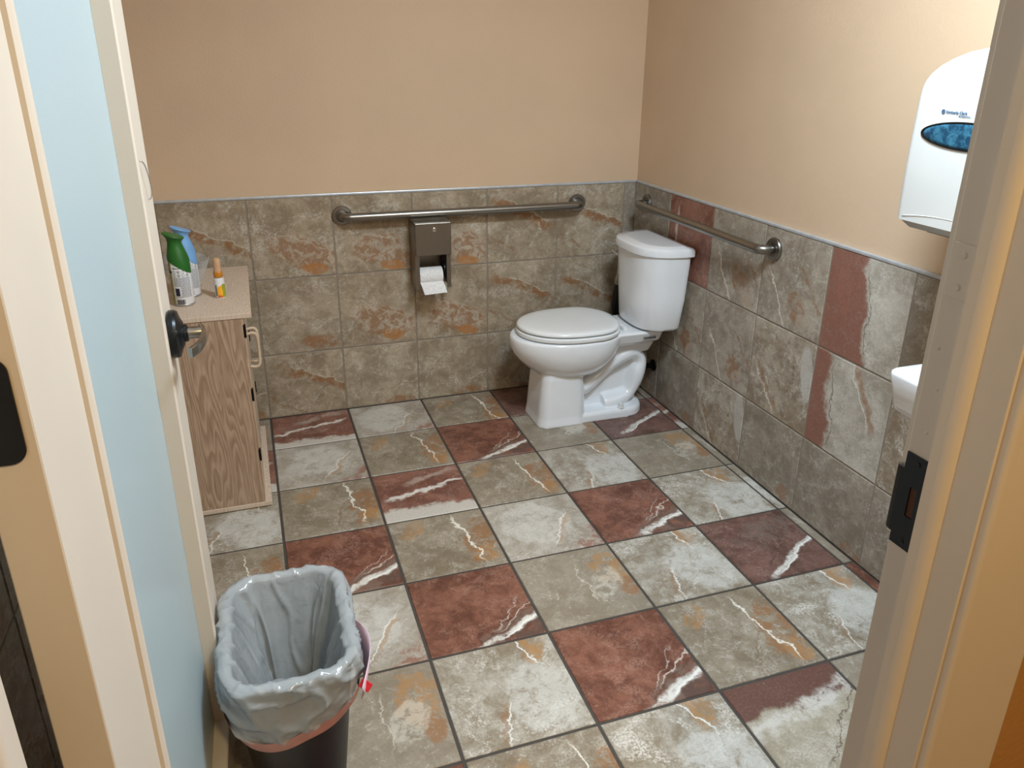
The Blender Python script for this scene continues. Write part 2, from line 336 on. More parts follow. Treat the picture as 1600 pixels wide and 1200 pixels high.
def loft(name, rings, mat, parent=None, cap0=True, cap1=True, smooth=True, closed=True, **kw):
    bm = bmesh.new(); loft_into(bm, rings, cap0, cap1, closed)
    return bmesh_obj(name, bm, mat, parent, smooth, **kw)
def sharp(o, ang=35):
    """smooth shading with hard edges kept"""
    for p in o.data.polygons: p.use_smooth = True
    o.data.set_sharp_from_angle(angle=R_(ang)); return o
def rrect(hx, hy, r, n=6, cx=0, cy=0):
    pts = []
    for qx, qy, a0 in ((1, 1, 0), (-1, 1, 90), (-1, -1, 180), (1, -1, 270)):
        for k in range(n + 1):
            a = R_(a0 + 90 * k / n); pts.append((cx + qx * (hx - r) + r * math.cos(a), cy + qy * (hy - r) + r * math.sin(a)))
    return pts
def tube_into(bm, path, rad, n=16, cap=True, squash=None):
    path = [Vector(p) for p in path]; rings = []
    rads = rad if isinstance(rad, (list, tuple)) else [rad] * len(path)
    up = None
    for i, p in enumerate(path):
        t = (path[min(i + 1, len(path) - 1)] - path[max(i - 1, 0)]).normalized()
        if up is None: up = Vector((0, 0, 1)) if abs(t.z) < 0.9 else Vector((0, 1, 0))
        s = t.cross(up).normalized(); up = s.cross(t).normalized()
        sq = squash or 1.0
        rings.append([p + (s * math.cos(2 * math.pi * k / n) * sq + up * math.sin(2 * math.pi * k / n)) * rads[i] for k in range(n)])
    loft_into(bm, rings, cap, cap)
def tube(name, path, rad, mat, parent=None, n=16, smooth=True):
    bm = bmesh.new(); tube_into(bm, path, rad, n); return sharp(bmesh_obj(name, bm, mat, parent), 50)
def lathe_into(bm, prof, axis='z', at=(0, 0, 0), n=32, cap0=True, cap1=True):
    rings = []
    for r, h in prof:
        ring = []
        for k in range(n):
            a = 2 * math.pi * k / n; c, s = r * math.cos(a), r * math.sin(a)
            v = {'z': (c, s, h), 'x': (h, c, s), 'y': (c, h, s)}[axis]
            ring.append((at[0] + v[0], at[1] + v[1], at[2] + v[2]))
        rings.append(ring)
    loft_into(bm, rings, cap0, cap1)
def lathe(name, prof, mat, parent=None, axis='z', at=(0, 0, 0), n=32, ang=40, **kw):
    bm = bmesh.new(); lathe_into(bm, prof, axis, at, n); return sharp(bmesh_obj(name, bm, mat, parent, **kw), ang)
def smooth_path(pts, n=10):
    pts = [Vector(p) for p in pts]; out = []
    for i in range(len(pts) - 1):
        p0, p1, p2, p3 = pts[max(i - 1, 0)], pts[i], pts[i + 1], pts[min(i + 2, len(pts) - 1)]
        for k in range(n):
            t = k / n
            out.append(0.5 * ((2 * p1) + (-p0 + p2) * t + (2 * p0 - 5 * p1 + 4 * p2 - p3) * t * t + (-p0 + 3 * p1 - 3 * p2 + p3) * t ** 3))
    out.append(pts[-1]); return out
def empty(name, loc=(0, 0, 0), rot=(0, 0, 0)):
    o = bpy.data.objects.new(name, None); C.objects.link(o); o.location = loc; o.rotation_euler = rot; o.empty_display_size = 0.05; return o
def tag(o, label, cat, group=None):
    o['label'] = label; o['category'] = cat
    if group: o['group'] = group
    return o
def struct(o, label=None):
    o['kind'] = 'structure'
    if label: o['label'] = label
    return o

# ------------------------------------------------------------------ room shell
YB, XR, XL, YF = -0.0295, 1.7134, -0.43, -2.679      # tile faces: back, right, left; room side of front wall
H = 2.45; ZT = 0.955
TT = 0.010                                           # tile thickness in front of the painted wall
floor = struct(box('floor', XL - 0.15, XR + 0.15, YF - 0.11, YB + 0.15, -0.06, -0.003, M['groutF']), 'dark grouted floor of stone-look tiles')
struct(box('floor_hall', -1.3, 2.3, -5.2, YF - 0.11, -0.06, 0.0, M['hallfloor']), 'plain hallway floor outside the door')
wb = struct(box('wall_back', XL - 0.15, XR + 0.15, YB + TT, YB + 0.15, -0.003, H, M['wall']), 'peach painted back wall above tiled wainscot')
wr = struct(box('wall_right', XR + TT, XR + 0.15, YF - 0.1, YB + TT, -0.003, H, M['wall']), 'peach painted right wall above tiled wainscot')
wl = struct(box('wall_left', XL - 0.15, XL - TT, YF - 0.1, YB + TT, -0.003, H, M['wall']), 'peach painted left wall behind the open door')
bm = bmesh.new()
add_box(bm, XL - TT, -0.246, YF - 0.104, YF, -0.003, H); add_box(bm, 0.722, XR + TT, YF - 0.104, YF, -0.003, H); add_box(bm, -0.246, 0.722, YF - 0.104, YF, 2.08, H)
struct(bmesh_obj('wall_front', bm, M['wall']), 'front wall around the doorway')
bm = bmesh.new()
add_box(bm, -1.3, -0.246, YF - 0.108, YF - 0.1045, 0, H); add_box(bm, 0.722, 2.3, YF - 0.108, YF - 0.1045, 0, H); add_box(bm, -0.246, 0.722, YF - 0.108, YF - 0.1045, 2.08, H)
struct(bmesh_obj('wall_hall', bm, M['hallwall']), 'tan painted hallway wall beside the door casing')
struct(box('wall_hall_left', -1.4, -1.3, -5.2, YF - 0.105, 0, H, M['hallwall'])); struct(box('wall_hall_right', 2.3, 2.4, -5.2, YF - 0.105, 0, H, M['hallwall']))
struct(box('wall_hall_back', -1.3, 2.3, -5.3, -5.2, 0, H, M['hallwall']))
struct(box('ceiling', XL - 0.15, XR + 0.15, YF - 0.05, YB + 0.15, H, H + 0.08, M['ceil'])); struct(box('ceiling_hall', -1.4, 2.4, -5.3, YF - 0.05, H, H + 0.08, M['ceil']))
# grout beds behind the wall tiles
gb = box('grout_bed', XL - TT, XR + TT, YB + 0.002, YB + TT, 0, ZT, M['groutW'], wb)
gr = box('grout_bed', XR + 0.002, XR + TT, YF, YB + 0.002, 0, ZT, M['groutW'], wr)
gl = box('grout_bed', XL - TT, XL - 0.002, YF, YB + 0.002, 0, ZT, M['groutW'], wl)

_tc = {}
def tile_mesh(w_, h_, t=0.009, b=0.0018):
    key = (round(w_, 4), round(h_, 4), t)
    if key in _tc: return _tc[key]
    a, c = w_ / 2, h_ / 2; v = []
    for z, i in ((-t, 0), (-b, 0), (0, b)):
        v += [(-a + i, -c + i, z), (a - i, -c + i, z), (a - i, c - i, z), (-a + i, c - i, z)]
    f = [(0, 3, 2, 1), (8, 9, 10, 11)]
    for k in (0, 4):
        for i in range(4): j = (i + 1) % 4; f.append((k + i, k + j, k + 4 + j, k + 4 + i))
    me = mesh('tile', v, f); me.materials.append(None); _tc[key] = me; return me
def tile(name, parent, me, mat, loc, rot=(0, 0, 0)):
    o = bpy.data.objects.new(name, me); C.objects.link(o); o.location = loc; o.rotation_euler = rot; o.parent = parent
    o.material_slots[0].link = 'OBJECT'; o.material_slots[0].material = mat; return o

FG, WG = 0.0085, 0.006
FT = {0: ['sand', 'redwhite', 'pale', 'tan', 'redgrey', 'tan'], 1: ['redwhite', 'pale', 'tan', 'red', 'sand', 'redgrey'],
      2: ['light', 'tan', 'redwhite', 'tan', 'light', 'sand'], 3: ['tan', 'red', 'tan', 'pale', 'red', 'light'],
      4: ['red', 'pale', 'red', 'sand', 'light', 'redgrey'], 5: ['tan', 'sand', 'light', 'red', 'tan', 'light'],
      6: ['light', 'red', 'tan', 'light', 'mixed', 'sand'], 7: ['sand', 'tan', 'light', 'tan', 'light', 'red']}
STRIP = ['tan', 'redwhite', 'sand', 'light', 'sand', 'red', 'light', 'tan']
for j in range(8):
    ya, yb_ = -j * T, -(j + 1) * T
    if j == 0: ya = YB - 0.001
    if j == 7: yb_ = YF - 0.055
    for i in range(-2, 6):
        xa, xb = i * T, (i + 1) * T
        if i == -2: xa = XL
        if i == 5: xb = XR
        g = FG / 2
        w_, h_ = xb - xa - FG, ya - yb_ - FG
        k = STRIP[j] if i == 5 else (('light', 'tan')[j % 2] if i == -2 else FT[j][i + 1])
        tile('floor_tile', floor, tile_mesh(w_, h_), TM[k], ((xa + xb) / 2, (ya + yb_) / 2, 0.0))
ZR = [(0.0, 0.291), (0.291, 0.623), (0.623, 0.955)]
BT = {2: ['w_streak', 'w_patch', 'w_patch', 'w_patch', 'w_streak', 'w_streak'], 1: ['w_patch', 'w_plain', 'w_patch', 'w_patch', 'w_streak', 'w_streak'],
      0: ['w_plain', 'w_streak', 'w_plain', 'w_plain', 'w_plain', 'w_patch']}
for r, (z0, z1) in enumerate(ZR):
    for i in range(-2, 6):
        xa, xb = i * T * 0.99, (i + 1) * T * 0.99
        if i == -2: xa = XL
        if i == 4: xb = 4.95 * T
        if i == 5: xa, xb = 4.95 * T, XR
        k = 'g_plain' if i == 5 else ('w_plain' if i == -2 else BT[r][i + 1])
        tile('wall_tile', wb, tile_mesh(xb - xa - WG, z1 - z0 - WG, 0.007), TM[k], ((xa + xb) / 2, YB, (z0 + z1) / 2), (R_(90), 0, 0))
RT = {2: ['g_plain', 'g_red', 'g_rust', 'g_rust', 'g_halfred', 'g_plain', 'g_mottle', 'g_rust'],
      1: ['g_plain', 'g_rust', 'g_rust', 'g_mottle', 'g_stripred', 'g_mottle', 'g_plain', 'g_rust'],
      0: ['g_plain', 'g_plain', 'g_mottle', 'g_plain', 'g_plain', 'g_plain', 'g_mottle', 'g_plain']}
for r, (z0, z1) in enumerate(ZR):
    for k in range(8):
        ya = YB if k == 0 else -(k + 0.065) * T
        yb_ = max(-(k + 1.065) * T, YF)
        if ya - yb_ < 0.03: continue
        me = tile_mesh(ya - yb_ - WG, z1 - z0 - WG, 0.007)
        tile('wall_tile', wr, me, TM[RT[r][k]], (XR, (ya + yb_) / 2, (z0 + z1) / 2), (R_(90), 0, R_(-90)))
        tile('wall_tile', wl, me, TM[['w_streak', 'w_patch', 'w_plain'][(k + r) % 3]], (XL, (ya + yb_) / 2, (z0 + z1) / 2), (R_(90), 0, R_(90)))
# satin metal edge along the top of the wainscot
def edge_trim(name, pts, label):
    bm = bmesh.new()
    for (x0, x1, y0, y1) in pts: add_box(bm, x0, x1, y0, y1, ZT - 0.002, ZT + 0.009, 0.003)
    return struct(bmesh_obj(name, bm, M['alu']), label)
edge_trim('trim_1', [(XL, XR, YB - 0.002, YB + TT)], 'thin silver metal edge above the back wall tiles')
edge_trim('trim_2', [(XR - 0.002, XR + TT, YF, YB - 0.002)], 'thin silver metal edge above the right wall tiles')
edge_trim('trim_3', [(XL - TT, XL + 0.002, YF, YB - 0.002)], 'thin silver metal edge above the left wall tiles')

# ------------------------------------------------------------------ ceiling lamps (above the frame)
def ceiling_panel(loc, sx, sy, label):
    e = empty('ceiling_light', (loc[0], loc[1], H)); tag(e, label, 'ceiling light')
    bm = bmesh.new(); a, b = sx / 2 + 0.03, sy / 2 + 0.03
    for q in ((-a, a, -b, -b + 0.03), (-a, a, b - 0.03, b), (-a, -a + 0.03, -b + 0.03, b - 0.03), (a - 0.03, a, -b + 0.03, b - 0.03)): add_box(bm, q[0], q[1], q[2], q[3], -0.03, -0.0005)
    bmesh_obj('frame', bm, M['panel_frame'], e)
    box('diffuser', -sx / 2, sx / 2, -sy / 2, sy / 2, -0.02, -0.012, M['diff'], e)
ceiling_panel(LAMP, 0.42, 0.42, 'flat white square ceiling light panel over the bathroom floor')
ceiling_panel(HALL, 0.28, 0.28, 'small square ceiling light in the hallway behind the viewer')

# ------------------------------------------------------------------ door frame
def jamb(name, s, x0, label):
    """s=+1: right jamb with the opening on its -x side, s=-1 the left one. x0 = rabbet face"""
    t = struct(empty(name, (x0, YF, 0)), label)
    D = 0.104
    prof = [(0, 0.0), (0, -D), (0.022, -D), (0.022, 0.0)]
    def ext(nm, pr_, z0=0.0, z1=2.05, bev=0):
        bm = bmesh.new(); loft_into(bm, [[(s * a, b, z) for a, b in pr_] for z in (z0, z1)])
        return sharp(bmesh_obj(nm, bm, M['trim'], t), 30)
    ext('jamb_board', [(0.0, -0.0015), (0.0015, 0.0), (0.022, 0.0), (0.022, -D), (0.0, -D)])
    st = [(0.0, -0.038)] + [(-0.010, -0.039)] + [(-0.010, -0.052)]
    for k in range(7):
        a = R_(90 * k / 6); st.append((-0.010 + 0.010 * (1 - math.cos(a)), -0.052 - 0.013 * math.sin(a)))
    ext('door_stop', st)
    # casing on the hallway side, stepped face
    y0 = -D
    c = [(0.004, y0), (0.004, y0 - 0.007)]
    for k in range(5):
        a = R_(90 * k / 4); c.append((0.004 + 0.006 * (1 - math.cos(a)), y0 - 0.007 - 0.005 * math.sin(a)))
    c += [(0.017, y0 - 0.012), (0.019, y0 - 0.009), (0.110, y0 - 0.016), (0.114, y0 - 0.014), (0.114, y0)]
    ext('casing', c, 0.0, 2.11)
    # casing on the room side
    ext('room_casing', [(0.006, 0.0), (0.006, 0.010), (0.012, 0.013), (0.07, 0.016), (0.07, 0.0)], 0.96, 2.11)
    return t
jr = jamb('trim_4', 1, 0.700, 'cream painted door jamb with black strike plate')
jl = jamb('trim_5', -1, -0.223, 'cream painted hinge-side door jamb at the left edge')
hj = struct(empty('trim_6', (0.2385, YF, 2.05)), 'cream head jamb over the doorway')
box('jamb_board', -0.4615, 0.4615, -0.104, 0, 0.0, 0.03, M['trim'], hj); box('casing', -0.4575, 0.4575, -0.118, -0.104, 0.002, 0.06, M['trim'], hj)
# strike plate (black, T shaped with lip towards the room), child of the right jamb. local: x<0 is the opening
bm = bmesh.new()
out = [(-0.003, 1.076), (-0.0345, 1.076), (-0.0345, 0.956), (-0.003, 0.956), (-0.003, 0.968), (0.006, 0.971), (0.006, 1.052), (-0.003, 1.055)]
hole = [(-0.0265, 1.038), (-0.0165, 1.038), (-0.0165, 0.998), (-0.0265, 0.998)]
# build the plate as a grid of quads round the latch hole
ys = [-0.0345, -0.0265, -0.0165, -0.003]; zs = [0.956, 0.998, 1.036, 1.076]
for a in range(3):
    for b in range(3):
        if a == 1 and b == 1: continue
        add_box(bm, -0.0022, 0.0, ys[a], ys[a + 1], zs[b], zs[b + 1])
add_box(bm, -0.0022, 0.0, -0.003, 0.001, 0.969, 1.054)
v_ = [(-0.0022, 0.001), (-0.0005, 0.007), (0.003, 0.011), (0.0045, 0.010), (0.0015, 0.006), (0.0, 0.001)]
loft_into(bm, [[(a, b, z) for a, b in v_] for z in (0.969, 1.054)])
bmesh.ops.remove_doubles(bm, verts=bm.verts, dist=1e-5)
sp_ = bmesh_obj('strike_plate', bm, M['blackmetal'], jr); sp_['label'] = 'black metal strike plate'
box('latch_hole', -0.0006, -0.0001, -0.0268, -0.0162, 0.9975, 1.0365, plain('latch_pocket_wood', (78, 44, 18), 0.8), sp_)
for z in (1.067, 0.965): lathe('screw', [(0.0001, -0.0034), (0.0028, -0.0034), (0.004, -0.0021)], M['blackmetal'], sp_, 'x', (0, -0.0205, z), 14)
# painted-over plate above it with two screw heads
cp = box('cover_plate', -0.0012, 0.0, -0.033, -0.005, 1.263, 1.321, M['trim'], jr, 0.0005, 1)
for z in (1.309, 1.275): lathe('screw', [(0.0001, -0.0025), (0.003, -0.0024), (0.0042, -0.0011)], M['trim'], cp, 'x', (0, -0.019, z), 14)
for y, z in ((-0.020, 1.107), (-0.021, 1.16), (-0.012, 1.205)): lathe('paint_drip', [(0.0001, -0.0012), (0.0016, -0.0008), (0.0026, 0.0001)], M['trim'], jr, 'x', (0, y, z), 10)

# ------------------------------------------------------------------ door leaf, open into the room
door = struct(empty('door_1', (-0.173, -2.625, 0), (0, 0, -0.0228)), 'open cream door with tall frosted glass pane')
TH, DW, DZ0, DZ1 = 0.044, 0.90, 0.010, 2.035
GY0, GY1, GZ0, GZ1 = 0.172, 0.752, 0.150, 1.905
def dbox(n, x0, x1, y0, y1, z0, z1, mat, par=door, bev=0.0012): return box(n, x0, x1, y0, y1, z0, z1, mat, par, bev, 1)
dbox('hinge_stile', -TH, 0, 0, GY0, DZ0, DZ1, M['trim']); dbox('latch_stile', -TH, 0, GY1, DW, DZ0, DZ1, M['trim'])
dbox('bottom_rail', -TH, 0, GY0, GY1, DZ0, GZ0, M['trim']); dbox('top_rail', -TH, 0, GY0, GY1, GZ1, DZ1, M['trim'])
box('glass_pane', -0.029, -0.023, GY0 - 0.003, GY1 + 0.003, GZ0 - 0.003, GZ1 + 0.003, M['frost'], door)['label'] = 'frosted pale blue glass pane'
# mouldings: quarter-round bead lapping the stiles and running down to the glass, mitred at the corners
mp = [(-0.0225, 0.0), (0.0, 0.0)]                      # (x, inset into the glass opening)
prof = [(-0.0228, 0.010), (0.004, 0.010), (0.0068, 0.0075), (0.0075, 0.003), (0.0068, -0.006), (0.0045, -0.010), (0.0, -0.0115), (-0.0, 0.0), (-0.0228, 0.0)]
def bead(yA, zA, yB, zB, ny, nz):
    d = Vector((0, yB - yA, zB - zA)).normalized(); r = []
    for (yy, zz, s) in ((yA, zA, 1), (yB, zB, -1)):
        r.append([(x, yy + ny * i + d.y * s * i, zz + nz * i + d.z * s * i) for x, i in prof])
    bm = bmesh.new(); loft_into(bm, r); return sharp(bmesh_obj('glass_moulding', bm, M['trim'], door), 30)
bead(GY0, GZ0, GY0, GZ1, 1, 0); bead(GY1, GZ0, GY1, GZ1, -1, 0); bead(GY0, GZ0, GY1, GZ0, 0, 1); bead(GY0, GZ1, GY1, GZ1, 0, -1)
# matching beads on the far face
for a in ((GY0 - 0.01, GY0 + 0.008, GZ0, GZ1), (GY1 - 0.008, GY1 + 0.01, GZ0, GZ1), (GY0, GY1, GZ0 - 0.01, GZ0 + 0.008), (GY0, GY1, GZ1 - 0.008, GZ1 + 0.01)):
    box('glass_moulding', -TH - 0.006, -0.030, a[0], a[1], a[2], a[3], M['trim'], door, 0.003, 2)
# black butt hinges on the hinge edge
for hz in (0.30, 1.228, 1.85):
    bm = bmesh.new()
    pts = [(x, z) for x, z in rrect(0.017, 0.0465, 0.0135, 6)]
    ring = []
    for x, z in pts: ring.append((max(x, -0.017) if x > 0 else x, z))
    for yy in (0,): pass
    sq = [(-0.0435, z) if x < -0.0034 else (x - 0.0255 - 0.0, z) for x, z in pts]
    loft_into(bm, [[(x, y, hz + z) for x, z in sq] for y in (-0.0022, 0.0)])
    hg = bmesh_obj('hinge', bm, M['blackmetal'], door); hg['label'] = 'black hinge leaf'
    lathe('hinge_pin', [(0.0001, -0.05), (0.0062, -0.0465), (0.0062, 0.0465), (0.0001, 0.05)], M['blackmetal'], hg, 'z', (-0.0485, -0.003, hz), 14)
# lever handle
LY, LZ = 0.832, 1.007
lv = empty('lever_handle', (0, LY, LZ)); lv.parent = door
lathe('rose', [(0.0425, 0.0), (0.045, 0.004), (0.045, 0.012), (0.0425, 0.0165), (0.030, 0.0205), (0.0295, 0.021), (0.022, 0.025), (0.0165, 0.026), (0.0165, 0.031), (0.0145, 0.033)], M['bronze'], lv, 'x', n=40, ang=28)['label'] = 'dark bronze round rose'
bm = bmesh.new(); lathe_into(bm, [(0.0115, 0.031), (0.0115, 0.056), (0.0105, 0.060), (0.0001, 0.062)], 'x', n=24)
# blade: curved return lever towards the hinge
path = smooth_path([(0.0545, 0.012, 0.001), (0.0585, 0.002, 0.001), (0.0615, -0.018, 0.0), (0.0605, -0.05, -0.001), (0.054, -0.082, -0.002), (0.043, -0.105, -0.003)], 6)
rings = []
for i, p in enumerate(path):
    t = (path[min(i + 1, len(path) - 1)] - path[max(i - 1, 0)]).normalized(); s = t.cross(Vector((0, 0, 1))).normalized()
    hw = 0.0035; hh = 0.0125 - 0.003 * i / len(path)
    rings.append([p + s * a + Vector((0, 0, b)) for a, b in rrect(hw, hh, 0.0028, 3)])
loft_into(bm, rings)
lvb = sharp(bmesh_obj('lever', bm, M['nickel'], lv), 40); lvb['label'] = 'satin nickel curved lever'
# thin shiny loop hook on the latch stile
bm = bmesh.new(); tube_into(bm, smooth_path([(0.001, 0.80, 1.325), (0.006, 0.803, 1.322), (0.0085, 0.815, 1.305), (0.0085, 0.832, 1.275), (0.005, 0.842, 1.258), (0.001, 0.845, 1.254)], 5), 0.0013, 8)
bmesh_obj('hook', bm, M['chrome'], door, True)['label'] = 'thin silver hook'

# ------------------------------------------------------------------ grab bars
def grab_bar(loc, rot, L, label):
    e = empty('grab_bar', loc, rot); tag(e, label, 'grab bar', 'stainless grab bars')
    # local: bar along x, wall plane y=0 (room towards -y)
    a = L / 2; off = 0.058; r = 0.0165
    path = [(-a, -0.004, 0)]
    for k in range(9):
        t = R_(90 * k / 8); path.append((-a + 0.03 * (1 - math.cos(t)), -off + 0.03 - 0.03 * math.sin(t), 0))
    right = [(-x, y, z) for x, y, z in reversed(path)]
    tube('bar', path + right, r, M['steel'], e, 20)
    for sx in (-1, 1):
        lathe('flange', [(0.040, 0.0), (0.040, -0.007), (0.0375, -0.0105), (0.0255, -0.0112), (0.0225, -0.0075), (0.0168, -0.0075)], M['steel'], e, 'y', (sx * a, 0, 0), 36, 30)
    return e
grab_bar(((1.105 + 4.237) / 2 * T, YB, 0.873), (0, 0, 0), 3.132 * T, 'long brushed steel grab bar on back wall over the paper dispenser')
grab_bar((XR, -(0.458 + 3.233) / 2 * T, 0.879), (0, 0, R_(-90)), 2.775 * T, 'brushed steel grab bar on right wall above the toilet tank')

# ------------------------------------------------------------------ toilet
TX, TY = XR - 0.005, -0.385
def tw(u, v, z): return (TX - u, TY + v, z)
toilet = tag(empty('toilet', (TX - 0.35, TY, 0)), 'white two-piece toilet with closed lid against the tiled right wall', 'toilet')
inv = Matrix.Translation((-(TX - 0.35), -TY, 0))
def tl(u, v, z): return (0.35 - u, v, z)          # local to the toilet empty
def egg(uc, Lf, Lb, w_, z, n=64, pf=2.05, pb=2.7):
    pts = []
    for k in range(n):
        a = 2 * math.pi * k / n; c, s = math.cos(a), math.sin(a); p = pf if c >= 0 else pb
        x = (Lf if c >= 0 else Lb) * math.copysign(abs(c) ** (2 / p), c); y = w_ * math.copysign(abs(s) ** (2 / (pf if c >= 0 else pb)), s)
        pts.append(tl(uc + x, y, z))
    return pts
def remeshed(name, bm, mat, parent, voxel, smooth_it, fac=0.5):
    bmesh.ops.recalc_face_normals(bm, faces=bm.faces)
    me = bpy.data.meshes.new(name + '_src'); bm.to_mesh(me); bm.free()
    o = bpy.data.objects.new(name + '_src', me); C.objects.link(o)
    md = o.modifiers.new('r', 'REMESH'); md.mode = 'VOXEL'; md.voxel_size = voxel
    ms = o.modifiers.new('s', 'SMOOTH'); ms.factor = fac; ms.iterations = smooth_it
    dg = bpy.context.evaluated_depsgraph_get(); dg.update()
    me2 = bpy.data.meshes.new_from_object(o.evaluated_get(dg)); me2.name = name
    bpy.data.objects.remove(o); bpy.data.meshes.remove(me)
    return link(name, me2, parent, mat, True)
bm = bmesh.new()
BS = [(0.460, 0.10, 0.09, 0.07, 0.205), (0.460, 0.15, 0.13, 0.115, 0.230), (0.458, 0.20, 0.165, 0.149, 0.266), (0.455, 0.238, 0.19, 0.170, 0.305), (0.455, 0.258, 0.205, 0.181, 0.342), (0.455, 0.264, 0.21, 0.184, 0.372), (0.455, 0.262, 0.21, 0.183, 0.391), (0.455, 0.255, 0.205, 0.177, 0.398)]
def crom(tab, n):
    out = []
    for i in range(len(tab) - 1):
        p0, p1, p2, p3 = tab[max(i - 1, 0)], tab[i], tab[i + 1], tab[min(i + 2, len(tab) - 1)]
        for k in range(n):
            t = k / n; out.append(tuple(0.5 * (2 * b_ + (c_ - a_) * t + (2 * a_ - 5 * b_ + 4 * c_ - d_) * t * t + (3 * b_ - a_ - 3 * c_ + d_) * t ** 3) for a_, b_, c_, d_ in zip(p0, p1, p2, p3)))
    return out + [tab[-1]]
loft_into(bm, [egg(*q_) for q_ in crom(BS, 5)])
# pedestal
def ped(u0, u1, hw, r, z): return [tl((u0 + u1) / 2 + a, b, z) for a, b in rrect((u1 - u0) / 2, hw, r, 6)]
loft_into(bm, [ped(0.40, 0.624, 0.119, 0.05, 0.0), ped(0.40, 0.623, 0.118, 0.05, 0.012), ped(0.403, 0.618, 0.113, 0.045, 0.04), ped(0.408, 0.610, 0.109, 0.042, 0.14), ped(0.415, 0.603, 0.107, 0.04, 0.215), ped(0.43, 0.59, 0.10, 0.04, 0.28)])
# foot slab
def foot(z, d):
    pts = []
    for k in range(17):
        a = R_(-90 + 180 * k / 16)
        pts.append(tl(0.20 - (0.098 - d) * math.cos(a), (0.108 - d) * math.sin(a), z))
    pts += [tl(0.50, 0.112 - d, z), tl(0.50, -0.112 + d, z)]
    return pts
loft_into(bm, [foot(0.0, 0.0), foot(0.03, 0.002), foot(0.042, 0.010)])
# deck under the tank
def deck(u0, u1, hw, z, r=0.03): return [tl((u0 + u1) / 2 + a, b, z) for a, b in rrect((u1 - u0) / 2, hw, r, 5)]
loft_into(bm, [deck(0.085, 0.36, 0.060, 0.285), deck(0.075, 0.36, 0.085, 0.335), deck(0.065, 0.37, 0.112, 0.352), deck(0.06, 0.37, 0.128, 0.392), deck(0.062, 0.37, 0.124, 0.401)])
# web and trapway
add_box(bm, 0.35 - 0.46, 0.35 - 0.13, -0.022, 0.022, 0.01, 0.30)
tp_ = smooth_path([tl(0.46, 0, 0.135), tl(0.40, 0, 0.142), tl(0.33, 0, 0.185), tl(0.265, 0, 0.238), tl(0.205, 0, 0.276), tl(0.155, 0, 0.272), tl(0.126, 0, 0.235), tl(0.136, 0, 0.185), tl(0.150, 0, 0.125), tl(0.175, 0, 0.082), tl(0.23, 0, 0.060), tl(0.30, 0, 0.052)], 6)
tube_into(bm, tp_, [0.042 + 0.004 * math.sin(i * 0.33) for i in range(len(tp_))], 20, squash=1.65)
remeshed('bowl', bm, M['china'], toilet, 0.004, 4)
# seat ring and lid
def seat_ring(z, d, back=0.262):
    pts = []
    for k in range(72):
        a = 2 * math.pi * k / 72; c, s = math.cos(a), math.sin(a)
        p = 2.05 if c >= 0 else 3.6
        x = ((0.240 - d) if c >= 0 else (0.206 - d)) * math.copysign(abs(c) ** (2 / p), c); y = (0.186 - d) * math.copysign(abs(s) ** (2 / (2.05 if c >= 0 else 2.5)), s)
        if c < 0: y *= 1 - 0.20 * abs(c) ** 2
        pts.append(tl(0.450 + x, y, z))
    return pts
seat = loft('seat', [seat_ring(0.4020, 0.010), seat_ring(0.4035, 0.003), seat_ring(0.4095, 0.0), seat_ring(0.4185, 0.001), seat_ring(0.4215, 0.006)], M['seatplastic'], toilet)
sharp(seat, 50)
lid = loft('lid', [seat_ring(0.4280, 0.010), seat_ring(0.4290, 0.005), seat_ring(0.4345, 0.0035), seat_ring(0.4410, 0.007), seat_ring(0.4440, 0.016), seat_ring(0.4455, 0.04), seat_ring(0.4460, 0.09), seat_ring(0.4461, 0.15)], M['seatplastic'], toilet); sharp(lid, 50)
for v in (-0.075, 0.075):
    bm = bmesh.new(); tube_into(bm, [tl(0.236, v - 0.022, 0.412), tl(0.236, v + 0.022, 0.412)], 0.010, 14); add_box(bm, 0.35 - 0.246, 0.35 - 0.222, v - 0.018, v + 0.018, 0.399, 0.412, 0.003)
    sharp(bmesh_obj('seat_hinge', bm, M['seatplastic'], toilet), 40)
# tank: D-shaped plan, flat back
def dring(w_, u0, u1, z, p=3.2, n=40):
    pts = []
    for k in range(n + 1):
        a = math.pi * k / n; c, s = math.cos(a), math.sin(a)
        v = w_ * math.copysign(abs(c) ** (2 / p), c); u = u0 + 0.02 + (u1 - u0 - 0.02) * abs(s) ** (2 / 2.4)
        pts.append(tl(u, v, z))
    pts += [tl(u0 + 0.006, -w_ + 0.001, z), tl(u0, -w_ + 0.008, z), tl(u0, w_ - 0.008, z), tl(u0 + 0.006, w_ - 0.001, z)]
    return [(x, y * 0.955 - 0.009, z) for x, y, z in pts]
tank = loft('tank', [dring(0.155, 0.045, 0.170, 0.408), dring(0.172, 0.032, 0.185, 0.412), dring(0.180, 0.026, 0.190, 0.424), dring(0.192, 0.016, 0.198, 0.55), dring(0.203, 0.012, 0.206, 0.70), dring(0.205, 0.012, 0.208, 0.735)], M['china'], toilet); sharp(tank, 45)
tlid = loft('tank_lid', [dring(0.211, 0.004, 0.214, 0.733), dring(0.216, 0.0, 0.219, 0.737), dring(0.217, 0.0, 0.220, 0.757), dring(0.214, 0.002, 0.217, 0.766), dring(0.206, 0.008, 0.209, 0.7705), dring(0.184, 0.022, 0.186, 0.7715), dring(0.180, 0.025, 0.182, 0.7735), dring(0.16, 0.035, 0.165, 0.7745)], M['china'], toilet); sharp(tlid, 40)
